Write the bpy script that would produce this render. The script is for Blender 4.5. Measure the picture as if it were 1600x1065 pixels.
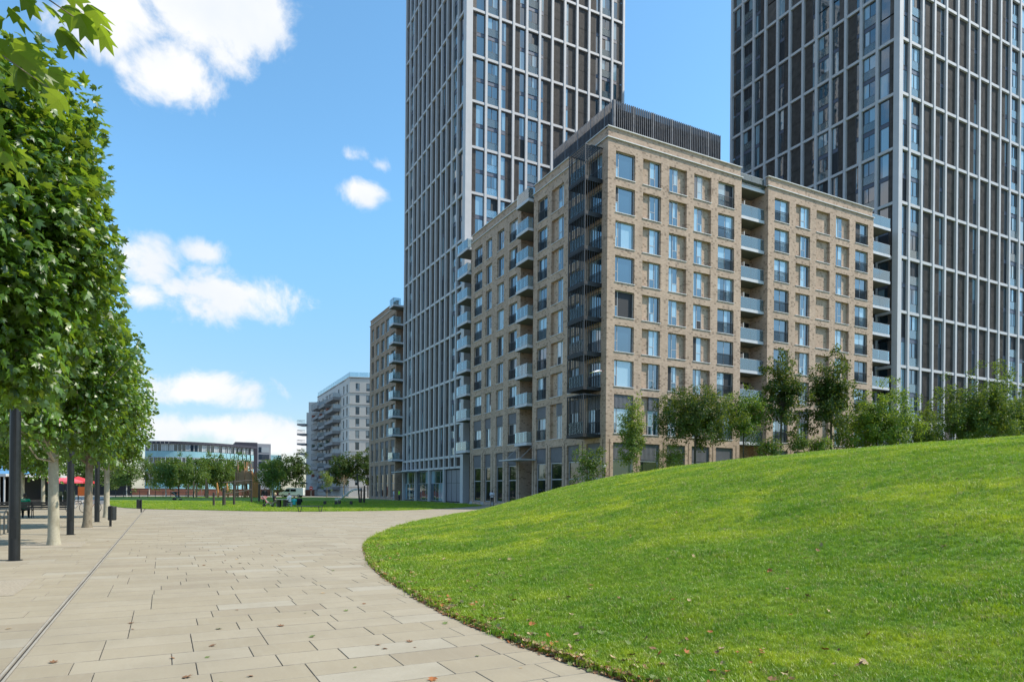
import bpy, bmesh, math, random
import numpy as np
from mathutils import Vector, Matrix

for o in list(bpy.data.objects):
    bpy.data.objects.remove(o, do_unlink=True)
SC = bpy.context.scene
COL = SC.collection
R = math.radians
PI = math.pi
random.seed(7)
RNG = np.random.default_rng(7)

# ------------------------------------------------------------------ camera
EYE = 1.65
YAW = 27.51
cam = bpy.data.cameras.new('camera')
cam.sensor_width = 36.0
cam.lens = 36.0 * 1048.3 / 1600
cam.shift_y = 234.5 / 1600
cam.clip_start = 0.1
cam.clip_end = 3000
cam_o = bpy.data.objects.new('camera', cam)
COL.objects.link(cam_o)
cam_o.location = (0, 0, EYE)
cam_o.rotation_euler = (R(90), R(-0.4774), R(-YAW))
SC.camera = cam_o

# ------------------------------------------------------------------ light
SUN_EL = 50.0
SUN_AZ = 117.5          # degrees clockwise from +Y (camera right)
sdir = Vector((math.sin(R(SUN_AZ)) * math.cos(R(SUN_EL)), math.cos(R(SUN_AZ)) * math.cos(R(SUN_EL)), math.sin(R(SUN_EL))))
sun = bpy.data.lights.new('sun', 'SUN')
sun.energy = 3.6
sun.angle = R(0.53)
sun.color = (1.0, 0.915, 0.79)
sun_o = bpy.data.objects.new('sun', sun)
COL.objects.link(sun_o)
sun_o.rotation_euler = sdir.to_track_quat('Z', 'Y').to_euler()
sun_o.location = (60, -30, 90)

world = bpy.data.worlds.new('World')
SC.world = world
world.use_nodes = True
wn = world.node_tree.nodes
wl = world.node_tree.links
wn.clear()


def wnode(t, **k):
    n = wn.new(t)
    for a, b in k.items():
        setattr(n, a, b)
    return n


def wmath(op, a, b=None, c=None):
    n = wn.new('ShaderNodeMath')
    n.operation = op
    for i, v in enumerate((a, b, c)):
        if v is None:
            continue
        if isinstance(v, (int, float)):
            n.inputs[i].default_value = v
        else:
            wl.new(v, n.inputs[i])
    return n.outputs[0]


w_out = wnode('ShaderNodeOutputWorld')
sky = wnode('ShaderNodeTexSky', sky_type='NISHITA', sun_disc=False)
sky.sun_elevation = R(SUN_EL)
sky.sun_rotation = R(SUN_AZ)
sky.air_density = 1.0
sky.dust_density = 0.6
sky.ozone_density = 1.4
SKY_STRENGTH = 0.15
bg_sky = wnode('ShaderNodeBackground')
bg_sky.inputs['Strength'].default_value = SKY_STRENGTH
# clouds: soft banks spread over the whole dome, broken up with noise
tc = wnode('ShaderNodeTexCoord')
sep = wnode('ShaderNodeSeparateXYZ')
wl.new(tc.outputs['Generated'], sep.inputs[0])
nz = wnode('ShaderNodeTexNoise')
nz.inputs['Scale'].default_value = 11.0
nz.inputs['Detail'].default_value = 12.0
nz.inputs['Roughness'].default_value = 0.62
nz.inputs['Distortion'].default_value = 0.35
wl.new(tc.outputs['Generated'], nz.inputs['Vector'])
az = wmath('MULTIPLY', wmath('ARCTAN2', sep.outputs[0], sep.outputs[1]), 180 / PI)
el = wmath('MULTIPLY', wmath('ARCSINE', sep.outputs[2]), 180 / PI)
# paler, softer band towards the horizon and a cleaner blue overhead, the same all round
elr = wnode('ShaderNodeMapRange')
elr.interpolation_type = 'SMOOTHSTEP'
elr.inputs['From Min'].default_value = 0.0
elr.inputs['From Max'].default_value = 24.0
wl.new(el, elr.inputs['Value'])
tcol = wnode('ShaderNodeMix', data_type='RGBA')
tcol.inputs['A'].default_value = (.55, .575, .62, 1)
tcol.inputs['B'].default_value = (.72, 1.06, 1.11, 1)
wl.new(elr.outputs[0], tcol.inputs['Factor'])
tint = wnode('ShaderNodeMix', data_type='RGBA', blend_type='MULTIPLY')
tint.inputs['Factor'].default_value = 1.0
wl.new(sky.outputs[0], tint.inputs['A'])
wl.new(tcol.outputs['Result'], tint.inputs['B'])
wl.new(tint.outputs['Result'], bg_sky.inputs['Color'])
CLOUDS = [(3.1, 33.5, 8.2, 4.8, 1.2), (-3.7, 31.2, 5.4, 3.4, 1.1), (0.2, 28.6, 4.6, 3.2, 1.15), (7.4, 33.0, 3.6, 3.4, 1.1),
          (14.8, 23.4, 2.7, 1.25, .95), (13.6, 25.8, 1.6, .75, .45), (16.5, 25.4, 1.2, .6, .3),
          (4.2, 14.4, 5.6, 3.0, 1.15), (-0.9, 16.6, 2.9, 2.2, .75), (2.8, 17.8, 2.3, 1.3, .75), (-1.2, 14.1, 2.6, 1.1, .65),
          (2.4, 7.6, 6.0, 2.0, 1.1), (3.5, 4.7, 8.0, 1.7, 1.0), (9.5, 4.0, 4.2, 1.8, .9),
          (-22, 24, 9, 4, 1), (-40, 12, 12, 3.5, 1), (-62, 30, 9, 5, 1), (-85, 16, 13, 4, 1), (-112, 38, 12, 5, 1),
          (-135, 14, 14, 4, 1), (-160, 26, 9, 4, 1), (172, 12, 12, 3, 1), (148, 34, 11, 5, 1), (120, 16, 9, 3, .9),
          (96, 10, 10, 3, .9), (70, 33, 7, 3, .8), (52, 52, 10, 5, .8), (-50, 55, 14, 6, .9), (150, 62, 22, 7, .9),
          (-28, 36, 8, 4, 1), (-75, 42, 12, 5, 1), (-100, 24, 10, 3.5, 1), (-148, 44, 12, 5, 1), (178, 40, 10, 5, 1), (132, 24, 9, 3, 1), (84, 48, 9, 4, .9), (-10, 62, 20, 6, 1), (-110, 64, 24, 6, 1), (60, 70, 26, 6, .9),  # extra clouds from here on, out of view, added to whiten the ambient light
          (44, 8, 8, 2, .9), (70, 14, 7, 2.4, .9), (-55, 20, 8, 3, 1), (160, 18, 9, 3, 1)]
tot = None
for a0, e0, ra, re, amp in CLOUDS:
    dx = wmath('MULTIPLY_ADD', az, 1 / ra, -a0 / ra)
    dy = wmath('MULTIPLY_ADD', el, 1 / re, -e0 / re)
    d2 = wmath('ADD', wmath('MULTIPLY', dx, dx), wmath('MULTIPLY', dy, dy))
    m = wmath('MULTIPLY_ADD', wmath('SQRT', d2), -amp, amp)
    tot = m if tot is None else wmath('MAXIMUM', tot, m)
dens = wmath('ADD', tot, wmath('MULTIPLY_ADD', nz.outputs['Fac'], 2.5, -1.34))
ramp = wnode('ShaderNodeMapRange')
ramp.interpolation_type = 'SMOOTHSTEP'
ramp.inputs['From Min'].default_value = 0.0
ramp.inputs['From Max'].default_value = 0.60
wl.new(dens, ramp.inputs['Value'])
nz2 = wnode('ShaderNodeTexNoise')
nz2.inputs['Scale'].default_value = 7.0
nz2.inputs['Detail'].default_value = 5.0
wl.new(tc.outputs['Generated'], nz2.inputs['Vector'])
ccol = wnode('ShaderNodeMix', data_type='RGBA')
ccol.inputs['A'].default_value = (0.84, 0.89, 0.96, 1)
ccol.inputs['B'].default_value = (1.0, 1.0, 1.0, 1)
cr = wnode('ShaderNodeMapRange')
cr.inputs['From Min'].default_value = 0.35
cr.inputs['From Max'].default_value = 0.62
wl.new(nz2.outputs['Fac'], cr.inputs['Value'])
wl.new(cr.outputs[0], ccol.inputs['Factor'])
bg_cloud = wnode('ShaderNodeBackground')
bg_cloud.inputs['Strength'].default_value = 0.64
wl.new(ccol.outputs['Result'], bg_cloud.inputs['Color'])
mixs = wnode('ShaderNodeMixShader')
wl.new(ramp.outputs[0], mixs.inputs[0])
wl.new(bg_sky.outputs[0], mixs.inputs[1])
wl.new(bg_cloud.outputs[0], mixs.inputs[2])
wl.new(mixs.outputs[0], w_out.inputs['Surface'])

vs = SC.view_settings
vs.view_transform = 'Standard'
vs.look = 'None'
vs.exposure = 0.72
vs.gamma = 1.0
vs.use_curve_mapping = False
SC.render.engine = 'CYCLES'
SC.cycles.max_bounces = 6
SC.cycles.transparent_max_bounces = 10


# ------------------------------------------------------------------ helpers
class MB:
    """collects faces; build() links them as ONE mesh object"""

    def __init__(self):
        self.v = []
        self.f = []
        self.m = []

    def quad(self, a, b, c, d, m=0):
        n = len(self.v)
        self.v += [a, b, c, d]
        self.f.append((n, n + 1, n + 2, n + 3))
        self.m.append(m)

    def poly(self, pts, m=0):
        n = len(self.v)
        self.v += list(pts)
        self.f.append(tuple(range(n, n + len(pts))))
        self.m.append(m)

    def box(self, x0, x1, y0, y1, z0, z1, m=0):
        n = len(self.v)
        self.v += [(x0, y0, z0), (x1, y0, z0), (x1, y1, z0), (x0, y1, z0), (x0, y0, z1), (x1, y0, z1), (x1, y1, z1), (x0, y1, z1)]
        for q in ((0, 3, 2, 1), (4, 5, 6, 7), (0, 1, 5, 4), (1, 2, 6, 5), (2, 3, 7, 6), (3, 0, 4, 7)):
            self.f.append(tuple(n + i for i in q))
            self.m.append(m)

    def bar(self, p, q, w, h=None, m=0, up=(0, 0, 1)):
        """box-section bar from p to q, w across, h along 'up'"""
        h = w if h is None else h
        p = Vector(p)
        q = Vector(q)
        d = (q - p).normalized()
        u = Vector(up)
        if abs(d.dot(u)) > 0.95:
            u = Vector((0, 1, 0)) if abs(d.y) < .9 else Vector((1, 0, 0))
        s = d.cross(u).normalized()
        u = s.cross(d).normalized()
        n = len(self.v)
        for c in (p, q):
            for a, b in ((-1, -1), (1, -1), (1, 1), (-1, 1)):
                self.v.append(tuple(c + s * (a * w / 2) + u * (b * h / 2)))
        for k in range(4):
            self.f.append((n + k, n + (k + 1) % 4, n + 4 + (k + 1) % 4, n + 4 + k))
            self.m.append(m)
        self.f.append((n + 3, n + 2, n + 1, n))
        self.m.append(m)
        self.f.append((n + 4, n + 5, n + 6, n + 7))
        self.m.append(m)

    def tube(self, pts, rad, n=8, m=0, cap=True):
        """tapered tube along pts"""
        pts = [Vector(p) for p in pts]
        if isinstance(rad, (int, float)):
            rad = [rad] * len(pts)
        base = len(self.v)
        ref = None
        for i, p in enumerate(pts):
            d = (pts[min(i + 1, len(pts) - 1)] - pts[max(i - 1, 0)])
            d = d.normalized() if d.length > 1e-9 else Vector((0, 0, 1))
            if ref is None:
                ref = Vector((1, 0, 0)) if abs(d.x) < .8 else Vector((0, 1, 0))
            s = (ref - d * ref.dot(d)).normalized()
            ref = s
            t = d.cross(s)
            for k in range(n):
                a = 2 * PI * k / n
                self.v.append(tuple(p + (s * math.cos(a) + t * math.sin(a)) * rad[i]))
        for i in range(len(pts) - 1):
            for k in range(n):
                a = base + i * n + k
                b = base + i * n + (k + 1) % n
                self.f.append((a, b, b + n, a + n))
                self.m.append(m)
        if cap:
            self.f.append(tuple(base + k for k in reversed(range(n))))
            self.m.append(m)
            e = base + (len(pts) - 1) * n
            self.f.append(tuple(e + k for k in range(n)))
            self.m.append(m)

    def lathe(self, prof, n=16, c=(0, 0), m=0):
        base = len(self.v)
        for r, z in prof:
            for k in range(n):
                a = 2 * PI * k / n
                self.v.append((c[0] + r * math.cos(a), c[1] + r * math.sin(a), z))
        for i in range(len(prof) - 1):
            for k in range(n):
                a = base + i * n + k
                b = base + i * n + (k + 1) % n
                self.f.append((a, b, b + n, a + n))
                self.m.append(m)
        self.f.append(tuple(base + k for k in reversed(range(n))))
        self.m.append(m)
        e = base + (len(prof) - 1) * n
        self.f.append(tuple(e + k for k in range(n)))
        self.m.append(m)

    def sphere(self, c, r, n=8, m=0):
        rx, ry, rz = (r, r, r) if isinstance(r, (int, float)) else r
        base = len(self.v)
        k2 = n // 2 + 1
        for i in range(1, k2):
            ph = PI * i / k2
            for k in range(n):
                a = 2 * PI * k / n
                self.v.append((c[0] + rx * math.sin(ph) * math.cos(a), c[1] + ry * math.sin(ph) * math.sin(a), c[2] - rz * math.cos(ph)))
        nb = len(self.v)
        self.v += [(c[0], c[1], c[2] - rz), (c[0], c[1], c[2] + rz)]
        for i in range(k2 - 2):
            for k in range(n):
                a = base + i * n + k
                b = base + i * n + (k + 1) % n
                self.f.append((a, b, b + n, a + n))
                self.m.append(m)
        for k in range(n):
            self.f.append((nb, base + (k + 1) % n, base + k))
            self.m.append(m)
            t = base + (k2 - 2) * n
            self.f.append((t + k, t + (k + 1) % n, nb + 1))
            self.m.append(m)

    def prism(self, pts, y0, y1, m=0):
        """polygon in xz extruded along y"""
        n = len(self.v)
        k = len(pts)
        self.v += [(x, y0, z) for x, z in pts] + [(x, y1, z) for x, z in pts]
        self.f.append(tuple(n + i for i in range(k)))
        self.m.append(m)
        self.f.append(tuple(n + k + i for i in reversed(range(k))))
        self.m.append(m)
        for i in range(k):
            j = (i + 1) % k
            self.f.append((n + j, n + i, n + k + i, n + k + j))
            self.m.append(m)

    def slab(self, pts, z0, z1, m=0):
        """polygon in xy extruded along z"""
        n = len(self.v)
        k = len(pts)
        self.v += [(x, y, z0) for x, y in pts] + [(x, y, z1) for x, y in pts]
        self.f.append(tuple(n + i for i in reversed(range(k))))
        self.m.append(m)
        self.f.append(tuple(n + k + i for i in range(k)))
        self.m.append(m)
        for i in range(k):
            j = (i + 1) % k
            self.f.append((n + i, n + j, n + k + j, n + k + i))
            self.m.append(m)

    def mesh(self, name, mats, smooth=False):
        me = bpy.data.meshes.new(name)
        me.from_pydata(self.v, [], self.f)
        if not isinstance(mats, (list, tuple)):
            mats = [mats]
        for x in mats:
            me.materials.append(x)
        if len(mats) > 1:
            me.polygons.foreach_set('material_index', self.m)
        if smooth:
            me.polygons.foreach_set('use_smooth', [True] * len(me.polygons))
        me.update()
        return me

    def build(self, name, mats, parent=None, loc=(0, 0, 0), rz=0, smooth=False):
        return link(name, self.mesh(name, mats, smooth), parent, loc, rz)


def link(name, data, parent=None, loc=(0, 0, 0), rz=0, scale=None):
    o = bpy.data.objects.new(name, data)
    COL.objects.link(o)
    o.parent = parent
    o.location = loc
    if rz:
        o.rotation_euler = (0, 0, rz)
    if scale is not None:
        o.scale = scale if isinstance(scale, (tuple, list)) else (scale,) * 3
    return o


def tag(o, label=None, cat=None, group=None, kind=None):
    if label:
        o['label'] = label
    if cat:
        o['category'] = cat
    if group:
        o['group'] = group
    if kind:
        o['kind'] = kind
    return o


def thing(name, label, cat, loc=(0, 0, 0), rz=0, group=None):
    return tag(link(name, None, None, loc, rz), label, cat, group)


def np_mesh(name, v, loops_per, idx, mats, smooth=False, attr=None):
    """fast mesh: v (n,3), idx flat loop vertex indices, loops_per = verts per face (int)"""
    me = bpy.data.meshes.new(name)
    nf = len(idx) // loops_per
    me.vertices.add(len(v))
    me.vertices.foreach_set('co', np.asarray(v, np.float32).ravel())
    me.loops.add(len(idx))
    me.loops.foreach_set('vertex_index', np.asarray(idx, np.int32))
    me.polygons.add(nf)
    me.polygons.foreach_set('loop_start', np.arange(nf, dtype=np.int32) * loops_per)
    if smooth:
        pass
    me.polygons.foreach_set('use_smooth', np.full(nf, bool(smooth)))
    for x in (mats if isinstance(mats, (list, tuple)) else [mats]):
        me.materials.append(x)
    if attr is not None:
        a = me.attributes.new('tone', 'FLOAT', 'FACE')
        a.data.foreach_set('value', np.asarray(attr, np.float32))
    me.update(calc_edges=True)
    return me


# ------------------------------------------------------------------ materials
MATS = {}


class NT:
    def __init__(self, name):
        self.mat = bpy.data.materials.new(name)
        self.mat.use_nodes = True
        self.t = self.mat.node_tree
        self.n = self.t.nodes
        self.p = self.n['Principled BSDF']
        self.out = self.n['Material Output']

    def node(self, t, ins=None, **k):
        n = self.n.new(t)
        for a, b in k.items():
            setattr(n, a, b)
        for a, b in (ins or {}).items():
            self.set(n.inputs[a], b)
        return n

    def set(self, sock, v):
        if hasattr(v, 'is_output') or isinstance(v, bpy.types.NodeSocket):
            self.t.links.new(v, sock)
        else:
            sock.default_value = v if not (isinstance(v, tuple) and len(v) == 3 and sock.type == 'RGBA') else (*v, 1)

    def math(self, op, a, b=0.0, c=None):
        n = self.n.new('ShaderNodeMath')
        n.operation = op
        self.set(n.inputs[0], a)
        self.set(n.inputs[1], b)
        if c is not None:
            self.set(n.inputs[2], c)
        return n.outputs[0]

    def mix(self, fac, a, b, blend='MIX'):
        n = self.n.new('ShaderNodeMix')
        n.data_type = 'RGBA'
        n.blend_type = blend
        self.set(n.inputs['Factor'], fac)
        self.set(n.inputs['A'], a)
        self.set(n.inputs['B'], b)
        return n.outputs['Result']

    def coords(self, which='Object'):
        return self.node('ShaderNodeTexCoord').outputs[which]

    def pos(self):
        return self.node('ShaderNodeNewGeometry').outputs['Position']

    def noise(self, vec, scale, detail=4, rough=.55, dist=0, out='Fac'):
        n = self.node('ShaderNodeTexNoise', {'Vector': vec, 'Scale': scale, 'Detail': detail, 'Roughness': rough, 'Distortion': dist})
        return n.outputs[out]

    def ramp(self, v, a, b, lo=0.0, hi=1.0):
        n = self.node('ShaderNodeMapRange', {'Value': v, 'From Min': a, 'From Max': b, 'To Min': lo, 'To Max': hi})
        return n.outputs[0]

    def bump(self, h, strength=.3, dist=.01):
        n = self.node('ShaderNodeBump', {'Height': h, 'Strength': strength, 'Distance': dist})
        self.t.links.new(n.outputs[0], self.p.inputs['Normal'])

    def vscale(self, vec, s):
        n = self.node('ShaderNodeVectorMath', {0: vec, 1: s}, operation='MULTIPLY')
        return n.outputs[0]


def mat(name, col, rough=.6, spec=.5, metal=0.0, var=.12, scale=3.0, bump=0.0, bscale=40, world_pos=True):
    """plain surface with slight blotchy variation and optional fine relief"""
    if name in MATS:
        return MATS[name]
    t = NT(name)
    v = t.pos() if world_pos else t.coords()
    if var:
        f = t.noise(v, scale, 6, .6)
        a = tuple(min(1, c * (1 - var)) for c in col)
        b = tuple(min(1, c * (1 + var)) for c in col)
        t.set(t.p.inputs['Base Color'], t.mix(t.ramp(f, .3, .7), a, b))
        t.set(t.p.inputs['Roughness'], t.ramp(f, .3, .7, max(.02, rough - .06), min(1, rough + .06)))
    else:
        t.set(t.p.inputs['Base Color'], col)
        t.set(t.p.inputs['Roughness'], rough)
    t.set(t.p.inputs['Specular IOR Level'], spec)
    t.set(t.p.inputs['Metallic'], metal)
    if bump:
        t.bump(t.noise(v, bscale, 4), bump, .01)
    MATS[name] = t.mat
    return t.mat


def brick_mat(name, c1, c2, cdark, mortar):
    t = NT(name)
    s = t.node('ShaderNodeSeparateXYZ', {0: t.pos()})
    u = t.math('ADD', s.outputs[0], s.outputs[1])
    vec = t.node('ShaderNodeCombineXYZ', {0: u, 1: s.outputs[2], 2: 0.0}).outputs[0]
    b = t.node('ShaderNodeTexBrick', {'Vector': vec, 'Color1': c1, 'Color2': c2, 'Mortar': mortar, 'Scale': 1.0, 'Mortar Size': .006, 'Mortar Smooth': .3,
                                      'Bias': -.1, 'Brick Width': .225, 'Row Height': .075})
    # odd dark headers, one lattice cell at a time
    cell = t.node('ShaderNodeVectorMath', {0: vec, 1: (.225, .15, 1)}, operation='SNAP').outputs[0]
    wn_ = t.node('ShaderNodeTexWhiteNoise', {'Vector': cell}, noise_dimensions='3D').outputs['Value']
    dark = t.math('MULTIPLY', t.ramp(wn_, .88, .89), .5)
    col = t.mix(dark, b.outputs['Color'], cdark)
    big = t.ramp(t.noise(t.pos(), .55, 5), .3, .7, .90, 1.08)
    streak = t.ramp(t.noise(t.vscale(t.pos(), (1.2, 1.2, .12)), 1.0, 4), .35, .75, 1.03, .84)
    g = t.math('MULTIPLY', big, streak)
    gc = t.node('ShaderNodeCombineXYZ', {0: g, 1: g, 2: g}).outputs[0]
    t.set(t.p.inputs['Base Color'], t.mix(1.0, col, gc, 'MULTIPLY'))
    t.set(t.p.inputs['Roughness'], .9)
    t.set(t.p.inputs['Specular IOR Level'], .2)
    t.bump(b.outputs['Fac'], -.35, .01)
    return t.mat


def glass_mat(name, dark, curtain, amount, rough=.03, ior=2.0, wob=.05):
    """coated window glass: dark room or drawn curtain behind a mirror-like face"""
    t = NT(name)
    oi = t.node('ShaderNodeObjectInfo')
    rnd = oi.outputs['Random']
    g = t.node('ShaderNodeSeparateXYZ', {0: t.coords('Generated')})
    r2 = t.math('FRACT', t.math('MULTIPLY', rnd, 17.31))
    r3 = t.math('FRACT', t.math('MULTIPLY', rnd, 53.7))
    has = t.math('LESS_THAN', rnd, amount)
    side = t.math('GREATER_THAN', r3, .5)
    gx = t.math('ABSOLUTE', t.math('SUBTRACT', g.outputs[0], side))
    part = t.math('LESS_THAN', gx, t.ramp(r2, 0, 1, .3, 1.25))
    fac = t.math('MULTIPLY', has, part)
    folds = t.node('ShaderNodeTexWave', {'Vector': t.coords(), 'Scale': 2.6, 'Distortion': 1.5, 'Detail': 1.0}).outputs['Fac']
    cc = t.mix(t.ramp(folds, 0, 1, .15, .95), tuple(c * .72 for c in curtain), curtain)
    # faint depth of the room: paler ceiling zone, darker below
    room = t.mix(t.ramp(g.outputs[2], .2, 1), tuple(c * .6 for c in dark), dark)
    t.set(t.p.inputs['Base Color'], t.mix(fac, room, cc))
    t.set(t.p.inputs['Roughness'], rough)
    t.set(t.p.inputs['IOR'], ior)
    t.bump(t.noise(t.pos(), .9, 2), wob, .05)
    return t.mat


def leaf_mat(name, lo, hi, trans=.45, gloss=.35, yellow=(.30, .30, .03)):
    t = NT(name)
    at = t.node('ShaderNodeAttribute', attribute_name='tone', attribute_type='GEOMETRY').outputs['Fac']
    oi = t.node('ShaderNodeObjectInfo').outputs['Random']
    f = t.math('FRACT', t.math('ADD', at, t.math('MULTIPLY', oi, .9)))
    n = t.noise(t.pos(), 1.3, 3)
    col = t.mix(f, lo, hi)
    col = t.mix(t.ramp(n, .3, .75, 0, .35), col, tuple(c * .6 for c in lo))
    tcol = t.mix(.5, t.mix(1.0, col, (2.0, 1.9, .9), 'MULTIPLY'), yellow)
    d = t.node('ShaderNodeBsdfDiffuse', {'Color': col, 'Roughness': .6})
    tr = t.node('ShaderNodeBsdfTranslucent', {'Color': tcol})
    gl = t.node('ShaderNodeBsdfGlossy', {'Color': (1, 1, 1), 'Roughness': .42})
    m1 = t.node('ShaderNodeMixShader', {0: trans, 1: d.outputs[0], 2: tr.outputs[0]})
    m2 = t.node('ShaderNodeMixShader', {0: gloss * .16, 1: m1.outputs[0], 2: gl.outputs[0]})
    t.t.links.new(m2.outputs[0], t.out.inputs['Surface'])
    t.n.remove(t.p)
    return t.mat


BRICK = brick_mat('tan brick', (.535, .395, .298), (.395, .284, .21), (.145, .102, .077), (.46, .37, .295))
BRICK2 = brick_mat('brown brick', (.46, .33, .245), (.35, .245, .18), (.135, .095, .07), (.40, .31, .24))
FRAME = mat('pale tower frame', (.50, .495, .50), .55, var=.06, scale=.8)
PANEL = mat('dark ribbed panel', (.100, .086, .077), .6, spec=.3, var=.35, scale=1.5)
DARK = mat('dark metal', (.028, .030, .034), .42, var=.1)
GREYMET = mat('grey window frame', (.42, .43, .45), .45, var=.06)
LOUVRE = mat('grey louvre', (.20, .20, .22), .5, var=.1)
SILL = mat('pale coping', (.58, .57, .56), .5, var=.08)
SLABC = mat('balcony concrete', (.56, .57, .60), .6, var=.08, scale=1.2)
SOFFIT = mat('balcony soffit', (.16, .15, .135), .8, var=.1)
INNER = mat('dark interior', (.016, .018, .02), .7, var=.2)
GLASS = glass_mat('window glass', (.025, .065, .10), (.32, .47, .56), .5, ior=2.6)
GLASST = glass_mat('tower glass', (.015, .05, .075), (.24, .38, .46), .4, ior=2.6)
GLASSD = glass_mat('shop glass', (.010, .018, .018), (.1, .12, .12), .15, ior=1.9)


def balustrade_glass():
    t = NT('balustrade glass')
    tr = t.node('ShaderNodeBsdfTransparent', {'Color': (.80, .90, .93)})
    gl = t.node('ShaderNodeBsdfGlossy', {'Color': (.95, 1, 1), 'Roughness': .03})
    df = t.node('ShaderNodeBsdfDiffuse', {'Color': (.48, .60, .64)})
    lw = t.node('ShaderNodeFresnel', {'IOR': 1.7})
    m0 = t.node('ShaderNodeMixShader', {0: .22, 1: tr.outputs[0], 2: df.outputs[0]})
    m1 = t.node('ShaderNodeMixShader', {0: t.math('MULTIPLY', lw.outputs[0], 1.5), 1: m0.outputs[0], 2: gl.outputs[0]})
    t.t.links.new(m1.outputs[0], t.out.inputs['Surface'])
    t.n.remove(t.p)
    return t.mat


BALU = balustrade_glass()

# ================================================================== SETTING
def ground_mat():
    t = NT('far asphalt')
    n = t.noise(t.pos(), .8, 6)
    t.set(t.p.inputs['Base Color'], t.mix(n, (.10, .10, .095), (.17, .165, .155)))
    t.set(t.p.inputs['Roughness'], .9)
    return t.mat


def slab_mat():
    t = NT('sandstone paving')
    at = t.node('ShaderNodeAttribute', attribute_name='tone', attribute_type='GEOMETRY').outputs['Fac']
    oi = t.node('ShaderNodeObjectInfo').outputs['Random']
    f = t.math('FRACT', t.math('ADD', at, t.math('MULTIPLY', oi, 1.7)))
    p = t.pos()
    base = t.mix(t.ramp(f, 0, .85), (0.319, 0.265, 0.182), (0.361, 0.307, 0.222))
    base = t.mix(t.math('MULTIPLY', t.ramp(f, .9, .93), .5), base, (0.384, 0.349, 0.281))
    base = t.mix(t.math('MULTIPLY', t.ramp(f, .07, .05), .55), base, (0.282, 0.230, 0.164))
    n1 = t.noise(p, 1.1, 7, .62)
    n2 = t.noise(p, 38, 4, .6)
    n3 = t.noise(t.vscale(p, (5.0, .8, 1)), 2.0, 5, .6, .8)
    base = t.mix(t.ramp(n1, .42, .72, 0, .5), base, (0.256, 0.215, 0.151))
    base = t.mix(t.ramp(n3, .5, .8, 0, .3), base, (0.396, 0.349, 0.265))
    base = t.mix(t.ramp(n2, .35, .8, 0, .25), base, (0.231, 0.193, 0.135))
    spots = t.node('ShaderNodeTexVoronoi', {'Vector': p, 'Scale': 5.5}).outputs['Distance']
    base = t.mix(t.ramp(spots, .05, .03, 0, .55), base, (0.191, 0.162, 0.124))
    n4 = t.noise(p, .22, 6, .65, .4)
    base = t.mix(t.ramp(n4, .48, .72, 0, .38), base, (0.205, 0.176, 0.136))
    t.set(t.p.inputs['Base Color'], base)
    t.set(t.p.inputs['Roughness'], .82)
    t.set(t.p.inputs['Specular IOR Level'], .3)
    t.bump(n2, .12, .004)
    return t.mat


SLAB = slab_mat()
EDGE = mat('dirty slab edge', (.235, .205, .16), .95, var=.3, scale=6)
JOINT = mat('joint sand', (.11, .095, .075), .95, var=.2, scale=9)
PAVED = mat('distant paving', (.31, .275, .225), .85, var=.12, scale=.6)
GRAVEL = mat('bound gravel', (.33, .28, .21), .95, var=.25, scale=30, bump=.5, bscale=120)

gm = MB()
gm.quad((-1200, -1200, -.06), (1200, -1200, -.06), (1200, 1200, -.06), (-1200, 1200, -.06))
tag(gm.build('ground', ground_mat()), kind='structure')

pv = MB()
pv.quad((-13, -6, -.024), (60, -6, -.024), (60, 80, -.024), (-13, 80, -.024))
pavement = tag(pv.build('pavement', JOINT), kind='structure')
sp = MB()
for x0, x1, y0, y1 in ((-45, -13.02, -6, 165), (-13.0, -8, 80.02, 165)):
    sp.quad((x0, y0, -.004), (x1, y0, -.004), (x1, y1, -.004), (x0, y1, -.004))
tag(sp.build('plaza', PAVED), kind='structure')
ps = MB()
for x0, x1, y0, y1 in ((33.9, 60, 80.1, 170), (-8, 33.8, 150, 175)):
    ps.quad((x0, y0, -.006), (x1, y0, -.006), (x1, y1, -.006), (x0, y1, -.006))
tag(ps.build('service_road', PAVED), kind='structure')

# --- slabs: courses run along X, 0.52 m deep, random lengths
GAP = .009
slab_meshes = {}


def slab_mesh(w, h):
    k = (round(w, 2), round(h, 2))
    if k not in slab_meshes:
        b = MB()
        e = .004
        g, gy = .003, .006
        x0, x1, y0, y1 = g, k[0] - g, gy, k[1] - gy
        b.quad((x0 + e, y0 + e, 0), (x1 - e, y0 + e, 0), (x1 - e, y1 - e, 0), (x0 + e, y1 - e, 0))
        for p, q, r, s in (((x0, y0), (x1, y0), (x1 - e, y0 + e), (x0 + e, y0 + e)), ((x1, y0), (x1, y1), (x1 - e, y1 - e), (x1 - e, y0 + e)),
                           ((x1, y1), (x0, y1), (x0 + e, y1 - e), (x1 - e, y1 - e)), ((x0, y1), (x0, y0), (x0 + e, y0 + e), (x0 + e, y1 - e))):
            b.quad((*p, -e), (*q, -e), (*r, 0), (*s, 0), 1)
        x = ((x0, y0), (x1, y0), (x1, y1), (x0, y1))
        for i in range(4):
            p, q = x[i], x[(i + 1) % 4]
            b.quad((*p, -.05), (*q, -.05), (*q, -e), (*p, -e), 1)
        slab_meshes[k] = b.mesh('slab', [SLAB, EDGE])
    return slab_meshes[k]


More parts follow.
